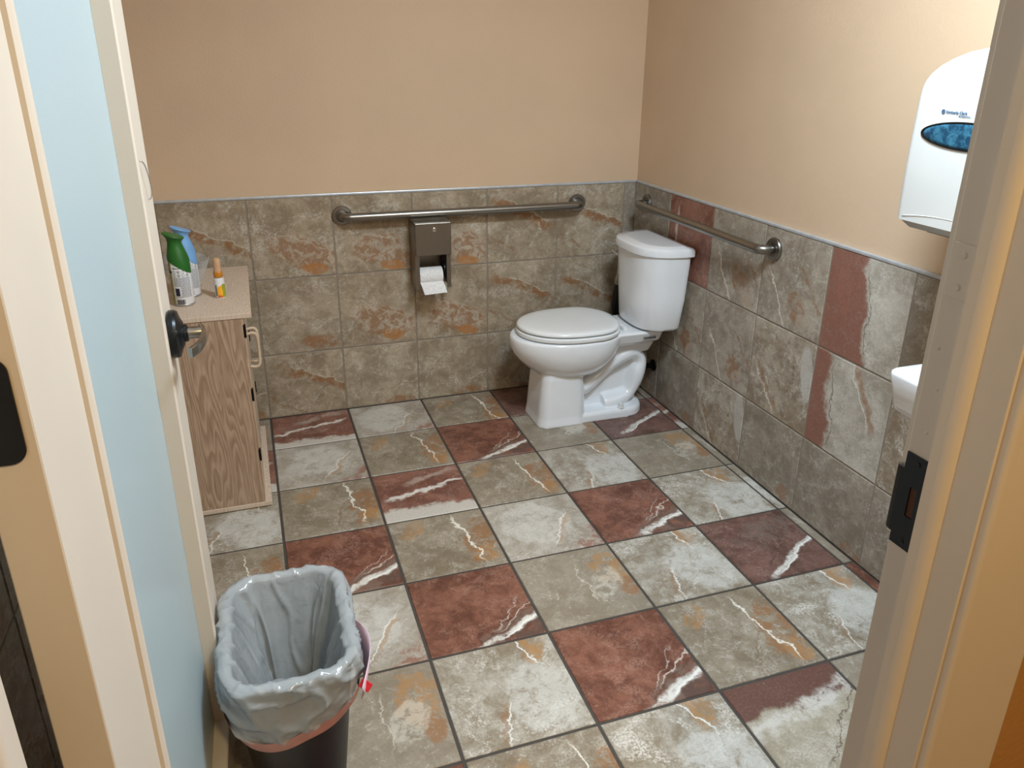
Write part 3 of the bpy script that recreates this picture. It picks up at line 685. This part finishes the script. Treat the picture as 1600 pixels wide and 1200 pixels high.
# flush lever on the tank front, far end
bm = bmesh.new(); lathe_into(bm, [(0.011, 0), (0.011, 0.006), (0.006, 0.009), (0.006, 0.016), (0.0105, 0.018), (0.0115, 0.026), (0.007, 0.031), (0.0001, 0.032)], 'x', (0, 0, 0), 20)
for v in bm.verts: v.co.x = -v.co.x
tube_into(bm, smooth_path([(-0.024, 0.0, 0.0), (-0.026, -0.03, -0.003), (-0.024, -0.065, -0.006)], 5), [0.0055] * 11, 12)
fl = sharp(bmesh_obj('flush_lever', bm, M['chrome'], toilet), 45); fl.location = tl(0.168, 0.158, 0.690); fl['label'] = 'chrome flush lever'
# bolt caps at the foot
for v in (-0.088, 0.088):
    bm = bmesh.new(); lathe_into(bm, [(0.016, 0.0), (0.016, 0.004), (0.011, 0.0055), (0.0105, 0.018), (0.008, 0.022), (0.0001, 0.0225)], 'z', tl(0.232, v, 0.0415), 20)
    sharp(bmesh_obj('bolt_cap', bm, M['whiteplastic'], toilet), 35)
# rating sticker on the side of the deck
lab = box('rating_label', 0.35 - 0.165, 0.35 - 0.105, -0.1295, -0.1265, 0.366, 0.380, plain('sticker_grey', (150, 146, 138), 0.4), toilet)
bm = bmesh.new(); random.seed(3); x = 0.35 - 0.160
while x < 0.35 - 0.112:
    w_ = random.uniform(0.003, 0.008); add_box(bm, x, x + w_, -0.1298, -0.1294, 0.369 + random.uniform(0, .001), 0.377 + random.uniform(-.001, .001)); x += w_ + 0.0012
bmesh_obj('print', bm, M['inkdark'], lab)['kind'] = 'stuff'

# ------------------------------------------------------------------ toilet brush between tank and back wall, water valve
tb = tag(empty('toilet_brush', (1.609, -0.105, 0)), 'grey and black long-handled toilet brush behind the tank', 'toilet brush')
lathe('holder', [(0.052, 0.001), (0.056, 0.01), (0.050, 0.06), (0.040, 0.20), (0.034, 0.26), (0.030, 0.262)], M['whiteplastic'], tb, n=28)
lathe('grip_cup', [(0.020, 0.262), (0.026, 0.30), (0.027, 0.34), (0.017, 0.345)], M['greyplastic'], tb, n=24)
lathe('grip', [(0.015, 0.345), (0.022, 0.37), (0.024, 0.41), (0.018, 0.46), (0.010, 0.495)], M['black'], tb, n=24)['label'] = 'black rubber grip'
lathe('collar', [(0.010, 0.495), (0.013, 0.50), (0.012, 0.52), (0.006, 0.54)], M['greyplastic'], tb, n=20)
lathe('handle', [(0.0055, 0.54), (0.0055, 0.655), (0.0045, 0.664), (0.0001, 0.665)], M['nickel'], tb, n=16)
wv = tag(empty('water_valve', (XR, -0.317, 0.155)), 'dark water shut-off valve low on right wall behind the toilet', 'valve')
lathe('wall_plate', [(0.028, 0.0), (0.027, -0.005), (0.012, -0.007)], M['blackmetal'], wv, 'x', n=24)
lathe('valve_body', [(0.011, -0.006), (0.011, -0.03), (0.014, -0.032), (0.014, -0.052), (0.0001, -0.053)], M['blackmetal'], wv, 'x', n=18)
tube('supply_hose', smooth_path([(-0.042, 0.0, 0.012), (-0.043, 0.008, 0.06), (-0.062, 0.055, 0.14), (-0.075, 0.075, 0.20), (-0.078, 0.078, 0.255)], 6), 0.005, M['greyplastic'], wv, 10)

# ------------------------------------------------------------------ steel toilet paper dispenser on the back wall
tpd = tag(empty('paper_dispenser', (0.7235, YB, 0.548)), 'brushed steel toilet paper dispenser box under the long grab bar', 'dispenser')
W2, DP, HT = 0.0765, 0.128, 0.298
bm = bmesh.new()
add_box(bm, -W2, -W2 + 0.0025, -DP * 0.86, -0.001, 0.012, HT - 0.004); add_box(bm, W2 - 0.0025, W2, -DP * 0.86, -0.001, 0.012, HT - 0.004)
add_box(bm, -W2 + 0.0025, W2 - 0.0025, -0.004, -0.001, 0.012, HT - 0.004)
add_box(bm, -W2 + 0.0025, -W2 + 0.018, -DP * 0.86, -DP * 0.86 + 0.002, 0.012, 0.168); add_box(bm, W2 - 0.018, W2 - 0.0025, -DP * 0.86, -DP * 0.86 + 0.002, 0.012, 0.168)
bmesh_obj('housing', bm, M['steelbox'], tpd)
bm = bmesh.new()                                # hinged cover: front, sloping top
add_box(bm, -W2, W2, -DP, -DP * 0.865, 0.160, HT, 0.003)
add_box(bm, -W2, W2, -DP * 0.865, -0.001, HT - 0.004, HT, 0.001)
cv = bmesh_obj('cover', bm, M['steelbox'], tpd)
bm = bmesh.new(); lathe_into(bm, [(0.0085, -DP), (0.0085, -DP - 0.003), (0.006, -DP - 0.004), (0.0001, -DP - 0.004)], 'y', (0.004, 0, 0.270), 20); add_box(bm, 0.003, 0.005, -DP - 0.0046, -DP - 0.003, 0.2655, 0.2745)
sharp(bmesh_obj('lock', bm, M['chrome'], cv), 30)
bm = bmesh.new(); add_box(bm, W2 - 0.020, W2 - 0.004, -0.100, -0.02, 0.045, 0.175, 0.004); lathe_into(bm, [(0.030, W2 - 0.024), (0.030, W2 - 0.018)], 'x', (0, -0.062, 0.085), 20)
bmesh_obj('spindle_arm', bm, M['black'], tpd)
roll = tag(empty('toilet_roll', (0.7175, YB - 0.076, 0.611)), 'white toilet paper roll with loose sheet in the steel dispenser', 'toilet paper')
bm = bmesh.new(); lathe_into(bm, [(0.014, -0.052), (0.035, -0.052), (0.036, -0.051), (0.036, 0.0475), (0.035, 0.0485), (0.014, 0.0485)], 'x', n=40)
sharp(bmesh_obj('roll', bm, M['paper'], roll), 40)
bm = bmesh.new(); pth = [(-0.0300, -0.0215), (-0.0380, -0.0300), (-0.0480, -0.0400), (-0.060, -0.0530), (-0.070, -0.066)]
rr_ = [[(-0.052 + 0.0025 * i, y, z), (0.0485 + 0.0018 * i, y, z + 0.001 * i), (0.0485 + 0.0018 * i, y + 0.0012, z - 0.0008 + 0.001 * i), (-0.052 + 0.0025 * i, y + 0.0012, z - 0.0008)] for i, (y, z) in enumerate(pth)]
loft_into(bm, rr_); bmesh_obj('loose_sheet', bm, M['paper'], roll)

# ------------------------------------------------------------------ paper towel dispenser on the right wall
td = tag(empty('towel_dispenser', (XR + TT, -1.988, 1.113)), 'white paper towel dispenser with oval blue window on right wall', 'dispenser')
WD, HD, DD = 0.167, 0.413, 0.258
# front profile: depth from wall as a function of height
def dep(z):
    t = max(0.0, min(1.0, z / HD))
    d = DD * (0.975 + 0.03 * math.sin(t * math.pi))
    if t > 0.70: d -= DD * 0.42 * ((t - 0.70) / 0.30) ** 3.0
    return d
rings = []
NZ = 26
for i in range(NZ + 1):
    z = 0.028 + (HD - 0.028) * i / NZ
    t = z / HD
    wd = WD - 0.006 * t
    rc = 0.085; q_ = max(0.0, z - (HD - rc))
    wd -= rc - math.sqrt(max(0.0, rc * rc - q_ * q_))
    rings.append([(-dd, vv, z) for dd, vv in [(max(b + 0.5, 0) * 1.0, a) for a, b in []]] or [(-(dep(z) / 2 + b), a, z) for a, b in rrect(wd, dep(z) / 2, 0.022, 5)])
cov = loft('cover', rings, M['whiteplastic'], td); sharp(cov, 45)
# lower chin, tapered back to the wall, with slot for towels
bm = bmesh.new()
loft_into(bm, [[(-(d_ / 2 + b), a, z) for a, b in rrect(w2, d_ / 2, 0.012, 4)] for z, d_, w2 in ((0.0, 0.190, WD - 0.020), (0.006, 0.215, WD - 0.008), (0.0285, 0.245, WD - 0.001))])
ch = sharp(bmesh_obj('chin', bm, M['greyplastic'], td), 40)
bm = bmesh.new(); add_box(bm, -0.19, -0.07, -0.12, 0.12, -0.0015, 0.0005); bmesh_obj('towel_slot', bm, M['black'], ch)
def front_x(z): return -dep(z)
# curved lip line near the bottom
bm = bmesh.new(); tube_into(bm, [(front_x(0.04) - 0.0006, v, 0.036 + 0.016 * (1 - (v / 0.15) ** 2)) for v in [(-0.14 + 0.28 * k / 24) for k in range(25)]], 0.0009, 8)
bmesh_obj('lip_line', bm, M['whiteplastic'], td, True)
wz = 0.229
bm = bmesh.new(); n = 56; rr2 = []
for (a, b, o) in ((0.1255, 0.0300, 0.0), (0.1250, 0.0295, -0.0022), (0.1205, 0.0262, -0.0022), (0.1195, 0.0255, 0.002)):
    rr2.append([(front_x(wz + b * math.sin(2 * math.pi * k / n)) + o, a * math.cos(2 * math.pi * k / n), wz + b * math.sin(2 * math.pi * k / n)) for k in range(n)])
loft_into(bm, rr2, False, False); sharp(bmesh_obj('window_rim', bm, M['black'], td), 50)
bm = bmesh.new(); loft_into(bm, [[(front_x(wz) + o, a * 0.1205 * math.cos(2 * math.pi * k / n), wz + a * 0.0262 * math.sin(2 * math.pi * k / n)) for k in range(n)] for o, a in ((0.0, 1.0), (-0.0012, 0.98), (-0.0016, 0.8))])
bmesh_obj('window', bm, M['bluewin'], td, True)['label'] = 'dark blue see-through oval window'
def text(body, size, parent, loc, mat, name='lettering', bold=0.0):
    cu = bpy.data.curves.new(name, 'FONT'); cu.body = body; cu.size = size; cu.extrude = 0.0002; cu.offset = bold; cu.resolution_u = 3
    o = bpy.data.objects.new(name, cu); C.objects.link(o)
    dg = bpy.context.evaluated_depsgraph_get(); dg.update(); me = bpy.data.meshes.new_from_object(o.evaluated_get(dg)); bpy.data.objects.remove(o); bpy.data.curves.remove(cu)
    return link(name, me, parent, mat, False, loc, (R_(90), 0, R_(-90)))
text('Kimberly-Clark', 0.0088, td, (front_x(0.275) - 0.0012, 0.068, 0.2735), M['brandblue'], bold=0.00012)
text('PROFESSIONAL', 0.0046, td, (front_x(0.268) - 0.0012, 0.034, 0.2680), M['brandblue'])
LX = front_x(0.275); bm = bmesh.new(); loft_into(bm, [[(LX + o, 0.0755 + a * math.cos(2 * math.pi * k / 24), 0.2765 + a * math.sin(2 * math.pi * k / 24)) for k in range(24)] for o, a in ((-0.0006, 0.0048), (-0.0014, 0.0048), (-0.0014, 0.0036), (-0.0006, 0.0036))], False, False)
add_box(bm, LX - 0.0014, LX - 0.0006, 0.0762, 0.0774, 0.2737, 0.2793); add_box(bm, LX - 0.0014, LX - 0.0006, 0.0735, 0.0762, 0.2759, 0.2771)
bmesh_obj('logo', bm, M['brandblue'], td)

# ------------------------------------------------------------------ wall-hung sink on the right wall
sk = tag(empty('sink', (XR, -2.283, 0.74)), 'white wall-hung sink corner peeking past the door jamb', 'sink')
def sring(x0, x1, hy, r, z): return [((x0 + x1) / 2 + a, b, z) for a, b in rrect((x1 - x0) / 2, hy, r, 6)]
bsn = loft('basin', [sring(-0.298, -0.001, 0.15, 0.05, -0.012), sring(-0.370, -0.001, 0.208, 0.035, 0.012), sring(-0.392, -0.001, 0.226, 0.024, 0.03), sring(-0.406, -0.001, 0.2345, 0.018, 0.108), sring(-0.405, -0.001, 0.2335, 0.018, 0.116),
                 sring(-0.399, -0.003, 0.229, 0.016, 0.120), sring(-0.345, -0.10, 0.195, 0.07, 0.119), sring(-0.33, -0.11, 0.18, 0.08, 0.105), sring(-0.28, -0.14, 0.12, 0.06, 0.03), sring(-0.25, -0.17, 0.04, 0.03, 0.022)], M['china'], sk); sharp(bsn, 50)
lathe('drain', [(0.022, 0.0215), (0.021, 0.025), (0.012, 0.024), (0.0001, 0.0235)], M['chrome'], sk, at=(-0.21, 0, 0), n=24)

# ------------------------------------------------------------------ wastebasket and its liner
BX, BY, BH = -0.010, -1.890, 0.375
wbk = tag(empty('wastebasket', (BX, BY, 0)), 'black rectangular plastic wastebasket beside the open door', 'wastebasket')
def br(z, d=0.0):
    t = z / BH; return 0.088 + 0.033 * t - d, 0.130 + 0.043 * t - d
def bring(z, d=0.0, r=0.064, n=8):
    a, b = br(z, d); return [(x, y, z) for x, y in rrect(a, b, max(r - d, 0.01), n)]
bdy = loft('body', [bring(0.0, 0.006), bring(0.006), bring(0.35), bring(BH), bring(BH, 0.004), bring(0.34, 0.004), bring(0.012, 0.004)], M['black'], wbk); sharp(bdy, 50)
rim = loft('rim', [bring(BH - 0.012, -0.0003), bring(BH - 0.012, -0.0045), bring(BH + 0.001, -0.0055), bring(BH + 0.003, 0.0), bring(BH - 0.001, 0.0035)], M['black'], wbk, False, False); sharp(rim, 50)

ln = tag(empty('bin_liner', (BX, BY, 0)), 'translucent grey bin bag folded over the wastebasket rim', 'bin bag')
NA = 264
def per(z, d, r=0.068):
    """dense even ring round the basket at height z, offset d outwards"""
    a, b = br(min(z, BH)); a += d; b += d; r = max(min(r + d, a - 0.005), 0.012)
    segs = []; L = [2 * (a - r), 2 * (b - r), math.pi * r / 2]
    tot = 2 * L[0] + 2 * L[1] + 4 * L[2]; pts = []
    # start at +x side middle, go counter clockwise
    def at(s):
        s %= tot
        parts = [('l', (a, 0), (0, 1), L[1] / 2), ('c', (a - r, b - r), 0, L[2]), ('l', (a - r, b), (-1, 0), L[0]), ('c', (-a + r, b - r), 90, L[2]),
                 ('l', (-a, b - r), (0, -1), L[1]), ('c', (-a + r, -b + r), 180, L[2]), ('l', (-a + r, -b), (1, 0), L[0]), ('c', (a - r, -b + r), 270, L[2]), ('l', (a, -b + r), (0, 1), L[1] / 2)]
        for kd, p, q_, l in parts:
            if s <= l + 1e-9:
                if kd == 'l': 
                    n_ = {(0, 1): (1, 0), (-1, 0): (0, 1), (0, -1): (-1, 0), (1, 0): (0, -1)}[q_]
                    return (p[0] + q_[0] * s, p[1] + q_[1] * s), n_
                an = R_(q_ + 90 * s / l); return (p[0] + r * math.cos(an), p[1] + r * math.sin(an)), (math.cos(an), math.sin(an))
            s -= l
        return (a, 0), (1, 0)
    return [at(tot * k / NA) for k in range(NA)]
def hem(k):
    """height of the bag's hem outside the basket, fraction round: 0 = +x side, .25 = far, .5 = door side, .75 = near"""
    t = k / NA
    near = math.exp(-((t - 0.705) / 0.11) ** 2)
    return 0.296 - 0.052 * near + 0.012 * noise.noise(Vector((math.cos(t * 6.283) * 2.3, math.sin(t * 6.283) * 2.3, 3.1)))
def ridge(a, b, c): return max(0.0, 1 - abs(noise.noise(Vector((a, b, c)))) * 5.0) ** 1.6
prof_n = 72
verts, faces = [], []
for i in range(prof_n):
    for k in range(NA):
        t = i / (prof_n - 1); ang_ = 2 * math.pi * k / NA
        cv_, sv_ = math.cos(ang_), math.sin(ang_)
        if t < 0.36:                                       # outside, from hem to rim
            s = t / 0.36; z = hem(k) + (BH + 0.009 - hem(k)) * s; d = 0.0145 + 0.004 * (1 - s) + 0.004 * math.sin(s * 3.14)
            wr_ = 0.007 * noise.noise(Vector((cv_ * 3.2, sv_ * 3.2, z * 16))) + 0.008 * ridge(cv_ * 2.6 + z * 9, sv_ * 2.6 - z * 14, z * 10) - 0.003 + 0.0018 * ridge(cv_ * 7, sv_ * 7 + z * 30, z * 26)
            wr_ = max(wr_, -0.007)
        elif t < 0.46:                                     # over the rim
            s = (t - 0.36) / 0.10; z = BH + 0.010 + 0.006 * math.sin(s * math.pi) + 0.004 * noise.noise(Vector((cv_ * 6, sv_ * 6, 1.7))); d = 0.0145 - 0.027 * s
            wr_ = 0.003 * ridge(cv_ * 5, sv_ * 5, s * 1.5) - 0.001; z += 0.004 * ridge(cv_ * 3.5 + 4, sv_ * 3.5, s * 0.6) - 0.002
        else:                                              # inside, down to the bottom
            s = (t - 0.46) / 0.54; z = BH + 0.009 - (BH - 0.026) * s; d = -0.0125 - 0.016 * math.sin(s * 2.2) - 0.016 * s
            fold = noise.noise(Vector((cv_ * 3.1 + 9, sv_ * 3.1, 0.4))); fold = abs(fold) ** 0.6 * math.copysign(1, fold)
            wr_ = -0.011 * (fold + 0.5) * min(1, s * 2.5) - 0.007 * ridge(cv_ * 3 + 2, sv_ * 3 + z * 4, z * 5) * (1 - 0.5 * s) - 0.0015 * ridge(cv_ * 8, sv_ * 8 + z * 20, z * 18)
        (x, y), nn = per(z, 0.0)[k] if False else (None, None), None
        verts.append((z, d + wr_, k))
_cache = {}
out_v = []
for z, d, k in verts:
    zz = max(min(z, BH), 0.0); key = round(zz, 3)
    if key not in _cache: _cache[key] = per(key, 0.0)
    (x, y), (nx, ny) = _cache[key][k]
    out_v.append((x + nx * d, y + ny * d, z))
for i in range(prof_n - 1):
    for k in range(NA):
        j = (k + 1) % NA; faces.append((i * NA + k, i * NA + j, (i + 1) * NA + j, (i + 1) * NA + k))
faces.append(tuple((prof_n - 1) * NA + k for k in range(NA)))
link('bag', mesh('bag', out_v, faces), ln, M['liner'], True)
# pink drawstring hem band
bv, bf = [], []
for i in range(3):
    for k in range(NA):
        z = hem(k) + 0.004 - 0.031 * i / 2; (x, y), (nx, ny) = _cache.setdefault(round(max(z, 0), 3), per(round(max(z, 0), 3), 0.0))[k]
        cv_, sv_ = math.cos(2 * math.pi * k / NA), math.sin(2 * math.pi * k / NA)
        d = 0.0185 - 0.004 * (i == 2) + 0.005 * noise.noise(Vector((cv_ * 2.6, sv_ * 2.6, z * 8)))
        bv.append((x + nx * d, y + ny * d, z))
for i in range(2):
    for k in range(NA): j = (k + 1) % NA; bf.append((i * NA + k, i * NA + j, (i + 1) * NA + j, (i + 1) * NA + k))
ds = link('drawstring_hem', mesh('drawstring_hem', bv, bf), ln, M['pink'], True); ds['label'] = 'pink drawstring band'
# loose pale loop standing off the right-hand side with a red tag
lp = []
for k in range(13):
    t = k / 12; y = -0.175 + 0.215 * t; bul = math.sin(math.pi * min(1, t * 1.15))
    zc = 0.318 + 0.030 * t; xo = br(zc)[0] + 0.0135 + 0.014 * bul
    hh = 0.014 + 0.022 * bul
    le = 0.016 * bul
    lp.append([(xo - 0.003, y, zc - hh), (xo + 0.004 + le * 0.4, y, zc), (xo + le, y, zc + hh), (xo - 0.0012 + le, y, zc + hh), (xo + 0.0026 + le * 0.4, y, zc), (xo - 0.0042, y, zc - hh)])
lo = loft('drawstring_loop', lp, M['paleplastic'], ln); lo['label'] = 'pale pink drawstring loop'
bm = bmesh.new(); add_box(bm, -0.0012, 0.0012, -0.012, 0.012, -0.009, 0.009, 0.001)
tg = bmesh_obj('red_tag', bm, M['redtag'], lo); tg.location = (br(0.31)[0] + 0.022, -0.160, 0.322); tg.rotation_euler = (R_(30), R_(40), R_(70))

# ------------------------------------------------------------------ oak storage cabinet
cb_ = tag(empty('storage_cabinet', (-0.224, -0.450, 0)), 'light oak laminate storage cabinet half hidden behind the open door', 'cabinet')
X0, X1, Y0, Y1, ZC = -0.185, 0.178, -0.312, 0.312, 0.716      # local body extents
box('top', X0 - 0.006, 0.205, -0.315, 0.315, ZC - 0.016, ZC, M['oaktop'], cb_, 0.0012, 1)
box('base', X0, 0.200, -0.315, 0.315, 0.004, 0.020, M['oaktop'], cb_, 0.001, 1)
box('side_panel', X0, X1, Y0, Y0 + 0.016, 0.020, ZC - 0.016, M['oakside'], cb_, 0.0006, 1); box('side_panel', X0, X1, Y1 - 0.016, Y1, 0.020, ZC - 0.016, M['oakside'], cb_, 0.0006, 1)
box('back_panel', X0, X0 + 0.006, Y0 + 0.016, Y1 - 0.016, 0.020, ZC - 0.016, M['oaklight'], cb_)
box('foot_strip', X0 + 0.02, 0.185, -0.305, 0.305, 0.0, 0.004, M['black'], cb_)
for s in (-1, 1):
    y0, y1 = (Y0 + 0.017, -0.0015) if s < 0 else (0.0015, Y1 - 0.017)
    dr = box('door', X1 - 0.015, X1 + 0.001, y0, y1, 0.024, ZC - 0.020, M['oaklight'], cb_, 0.001, 1)
    yh = s * 0.028
    tube('handle', smooth_path([(X1 - 0.001, yh, 0.425), (X1 + 0.022, yh, 0.422), (X1 + 0.034, yh, 0.436), (X1 + 0.036, yh, 0.487), (X1 + 0.034, yh, 0.538), (X1 + 0.022, yh, 0.552), (X1 - 0.001, yh, 0.549)], 6), 0.0055, M['oaklight'], dr, 10)
    for zc in (0.655, 0.43, 0.205):
        ye = Y0 if s < 0 else Y1
        box('hinge', X1 - 0.003, X1 + 0.005, ye + (0 if s < 0 else -0.012), ye + (0.012 if s < 0 else 0), zc - 0.022, zc + 0.022, M['blackmetal'], dr)

# ------------------------------------------------------------------ things on the cabinet
def spray_can(loc, rz, capmat, stripe, label):
    e = tag(empty('air_freshener', loc, (0, 0, rz)), label, 'spray can')
    r = 0.0325
    lathe('can', [(0.0295, 0.0), (r, 0.004), (r, 0.148), (0.030, 0.151), (0.024, 0.154)], M['canwhite'], e, n=40)
    lathe('bottom_seam', [(0.0315, 0.0005), (0.0334, 0.002), (0.0334, 0.006), (0.0326, 0.0075)], M['canmetal'], e, n=40)
    # cap: slanted skirt, waisted neck, tilted flared head
    spec = [(0.0336, 0.130, 0.024, 0), (0.0336, 0.146, 0.014, 0), (0.0333, 0.160, 0.008, 0), (0.0296, 0.175, 0.005, -0.001), (0.0245, 0.193, 0.002, -0.003), (0.0215, 0.206, -0.002, -0.004), (0.0225, 0.216, -0.006, -0.005), (0.0290, 0.225, -0.009, -0.006), (0.0330, 0.2295, -0.010, -0.006), (0.0320, 0.2325, -0.010, -0.006), (0.026, 0.2335, -0.010, -0.006)]
    rings = []
    for rr, z, tilt, dx in spec:
        rings.append([(dx + rr * math.cos(2 * math.pi * k / 40), (1.0 if z < 0.16 else 0.94) * rr * math.sin(2 * math.pi * k / 40), z - abs(tilt) * math.cos(2 * math.pi * k / 40)) for k in range(40)])
    cp_ = loft('cap', rings, capmat, e, False, True); sharp(cp_, 50)
    # printed back label: text lines, icons, bar code; wraps the side that faces local -y
    def patch(bm, a0, a1, z0, z1, rad):
        n_ = max(2, int((a1 - a0) / 6) + 1); vs0 = []
        for k in range(n_):
            a = R_(a0 + (a1 - a0) * k / (n_ - 1)); vs0.append((bm.verts.new((rad * math.cos(a), rad * math.sin(a), z0)), bm.verts.new((rad * math.cos(a), rad * math.sin(a), z1))))
        for p, q_ in zip(vs0, vs0[1:]): bm.faces.new((p[0], q_[0], q_[1], p[1]))
    rng = random.Random(5)
    bm = bmesh.new(); R1 = r + 0.0003
    for row in range(20):
        z = 0.096 - row * 0.0034
        if 0.0 < z < 0.02: continue
        a = 232
        while a < 322:
            w_ = rng.uniform(5, 14)
            if not (a < 262 and 0.032 < z < 0.066) and not (a < 285 and z < 0.028): patch(bm, a, min(a + w_, 325), z, z + 0.0017, R1)
            a += w_ + rng.uniform(1.5, 3)
    bmesh_obj('printed_text', bm, M['ink'], e)['kind'] = 'stuff'
    bm = bmesh.new()
    for rad_, zc in ((0, 0.1165), (1, 0.105)):
        for c_ in range(4):
            a = 240 + c_ * 24
            n_ = 14
            for k in range(n_):
                t0, t1 = 2 * math.pi * k / n_, 2 * math.pi * (k + 1) / n_
                def P(t, q_): aa = R_(a + q_ * 8 * math.cos(t)); return (R1 * math.cos(aa), R1 * math.sin(aa), zc + q_ * 0.0048 * math.sin(t))
                bm.faces.new([bm.verts.new(P(t0, 1)), bm.verts.new(P(t1, 1)), bm.verts.new(P(t1, 0.8)), bm.verts.new(P(t0, 0.8))])
            if c_ % 2: patch(bm, a - 3.5, a + 3.5, zc - 0.0018, zc + 0.0012, R1)
    patch(bm, 235, 275, 0.1265, 0.1285, R1); patch(bm, 235, 250, 0.130, 0.1315, R1)
    for k in range(11): patch(bm, 234 + k * 4.2, 236.2 + k * 4.2 + (k % 3) * 0.7, 0.008, 0.024, R1)
    patch(bm, 196, 226, 0.112, 0.119, R1)
    bmesh_obj('printed_icons', bm, M['inkdark'], e)['kind'] = 'stuff'
    bm = bmesh.new(); patch(bm, 234, 258, 0.036, 0.062, R1); bmesh_obj('printed_box', bm, M['navy'], e)
    bm = bmesh.new(); patch(bm, 170, 222, 0.006, 0.152, R1 - 0.0001); bmesh_obj('side_stripe', bm, stripe, e)
    return e
spray_can((-0.224, -0.600, ZC), R_(0), M['green'], M['olive'], 'white air freshener can with green cap, front one on the cabinet')
spray_can((-0.208, -0.500, ZC), R_(12), M['skyblue'], M['skyblue'], 'white air freshener can with light blue cap behind the green one')
sb = tag(empty('spray_bottle', (-0.112, -0.552, ZC)), 'small white and orange pump spray bottle on the cabinet', 'spray bottle')
lathe('bottle', [(0.0155, 0.0), (0.0168, 0.002), (0.0168, 0.062), (0.0155, 0.068), (0.010, 0.0715)], M['canwhite'], sb, n=32)
m = NT('orange_fruit_label'); p = m.obj(); sp = m.n('ShaderNodeSeparateXYZ'); m.put(sp.inputs[0], p)
f1 = m.noise(p, 90, 4); hgt = m.math('ADD', sp.outputs[2], m.math('MULTIPLY_ADD', f1, 0.012, -0.006))
cA = m.mix(m.sstep(hgt, 0.004, 0.016), s2l((206, 70, 30)), s2l((246, 176, 36)))
cA = m.mix(m.sstep(m.math('ADD', sp.outputs[0], m.math('MULTIPLY_ADD', f1, 0.01, -0.005)), 0.006, 0.010), cA, s2l((150, 160, 50)))
m.set(cA, 0.3); M['fruit'] = m.m
bm = bmesh.new(); R1 = 0.0171
def arc_patch(bm, a0, a1, z0, z1, rad):
    pr = []
    for k in range(13):
        a = R_(a0 + (a1 - a0) * k / 12); pr.append((bm.verts.new((rad * math.cos(a), rad * math.sin(a), z0)), bm.verts.new((rad * math.cos(a), rad * math.sin(a), z1 - 0.010 * abs(k - 7) / 6))))
    for p_, q_ in zip(pr, pr[1:]): bm.faces.new((p_[0], q_[0], q_[1], p_[1]))
arc_patch(bm, 245, 372, 0.003, 0.050, R1); bmesh_obj('fruit_label', bm, M['fruit'], sb)
bm = bmesh.new()
for k in range(9): arc_patch(bm, 212, 232, 0.012 + k * 0.0046, 0.0145 + k * 0.0046 + 0.010, R1) if False else add_box(bm, -0.0135, -0.0085, -0.0150, -0.0142, 0.010 + k * 0.0042, 0.0122 + k * 0.0042)
bmesh_obj('bar_code', bm, M['inkdark'], sb)['kind'] = 'stuff'
lathe('pump_collar', [(0.0145, 0.071), (0.0150, 0.073), (0.0150, 0.089), (0.0135, 0.0915)], M['amber'], sb, n=28)
lathe('pump_cap', [(0.0125, 0.0915), (0.0115, 0.133), (0.0105, 0.1355), (0.0001, 0.136)], M['ambercap'], sb, n=28)
cbw = tag(empty('clear_bowl', (-0.225, -0.385, ZC)), 'clear plastic scalloped bowl behind the spray cans', 'bowl')
rings = []
def wavy(rr, z, amp): return [((rr + amp * math.cos(8 * 2 * math.pi * k / 96)) * math.cos(2 * math.pi * k / 96), (rr + amp * math.cos(8 * 2 * math.pi * k / 96)) * math.sin(2 * math.pi * k / 96), z + amp * 0.8 * math.cos(8 * 2 * math.pi * k / 96)) for k in range(96)]
loft('bowl', [wavy(0.045, 0.0, 0), wavy(0.052, 0.010, 0), wavy(0.068, 0.055, 0.001), wavy(0.082, 0.100, 0.003), wavy(0.0805, 0.1005, 0.003), wavy(0.066, 0.056, 0.001), wavy(0.050, 0.012, 0), wavy(0.043, 0.004, 0)], M['clear'], cbw)
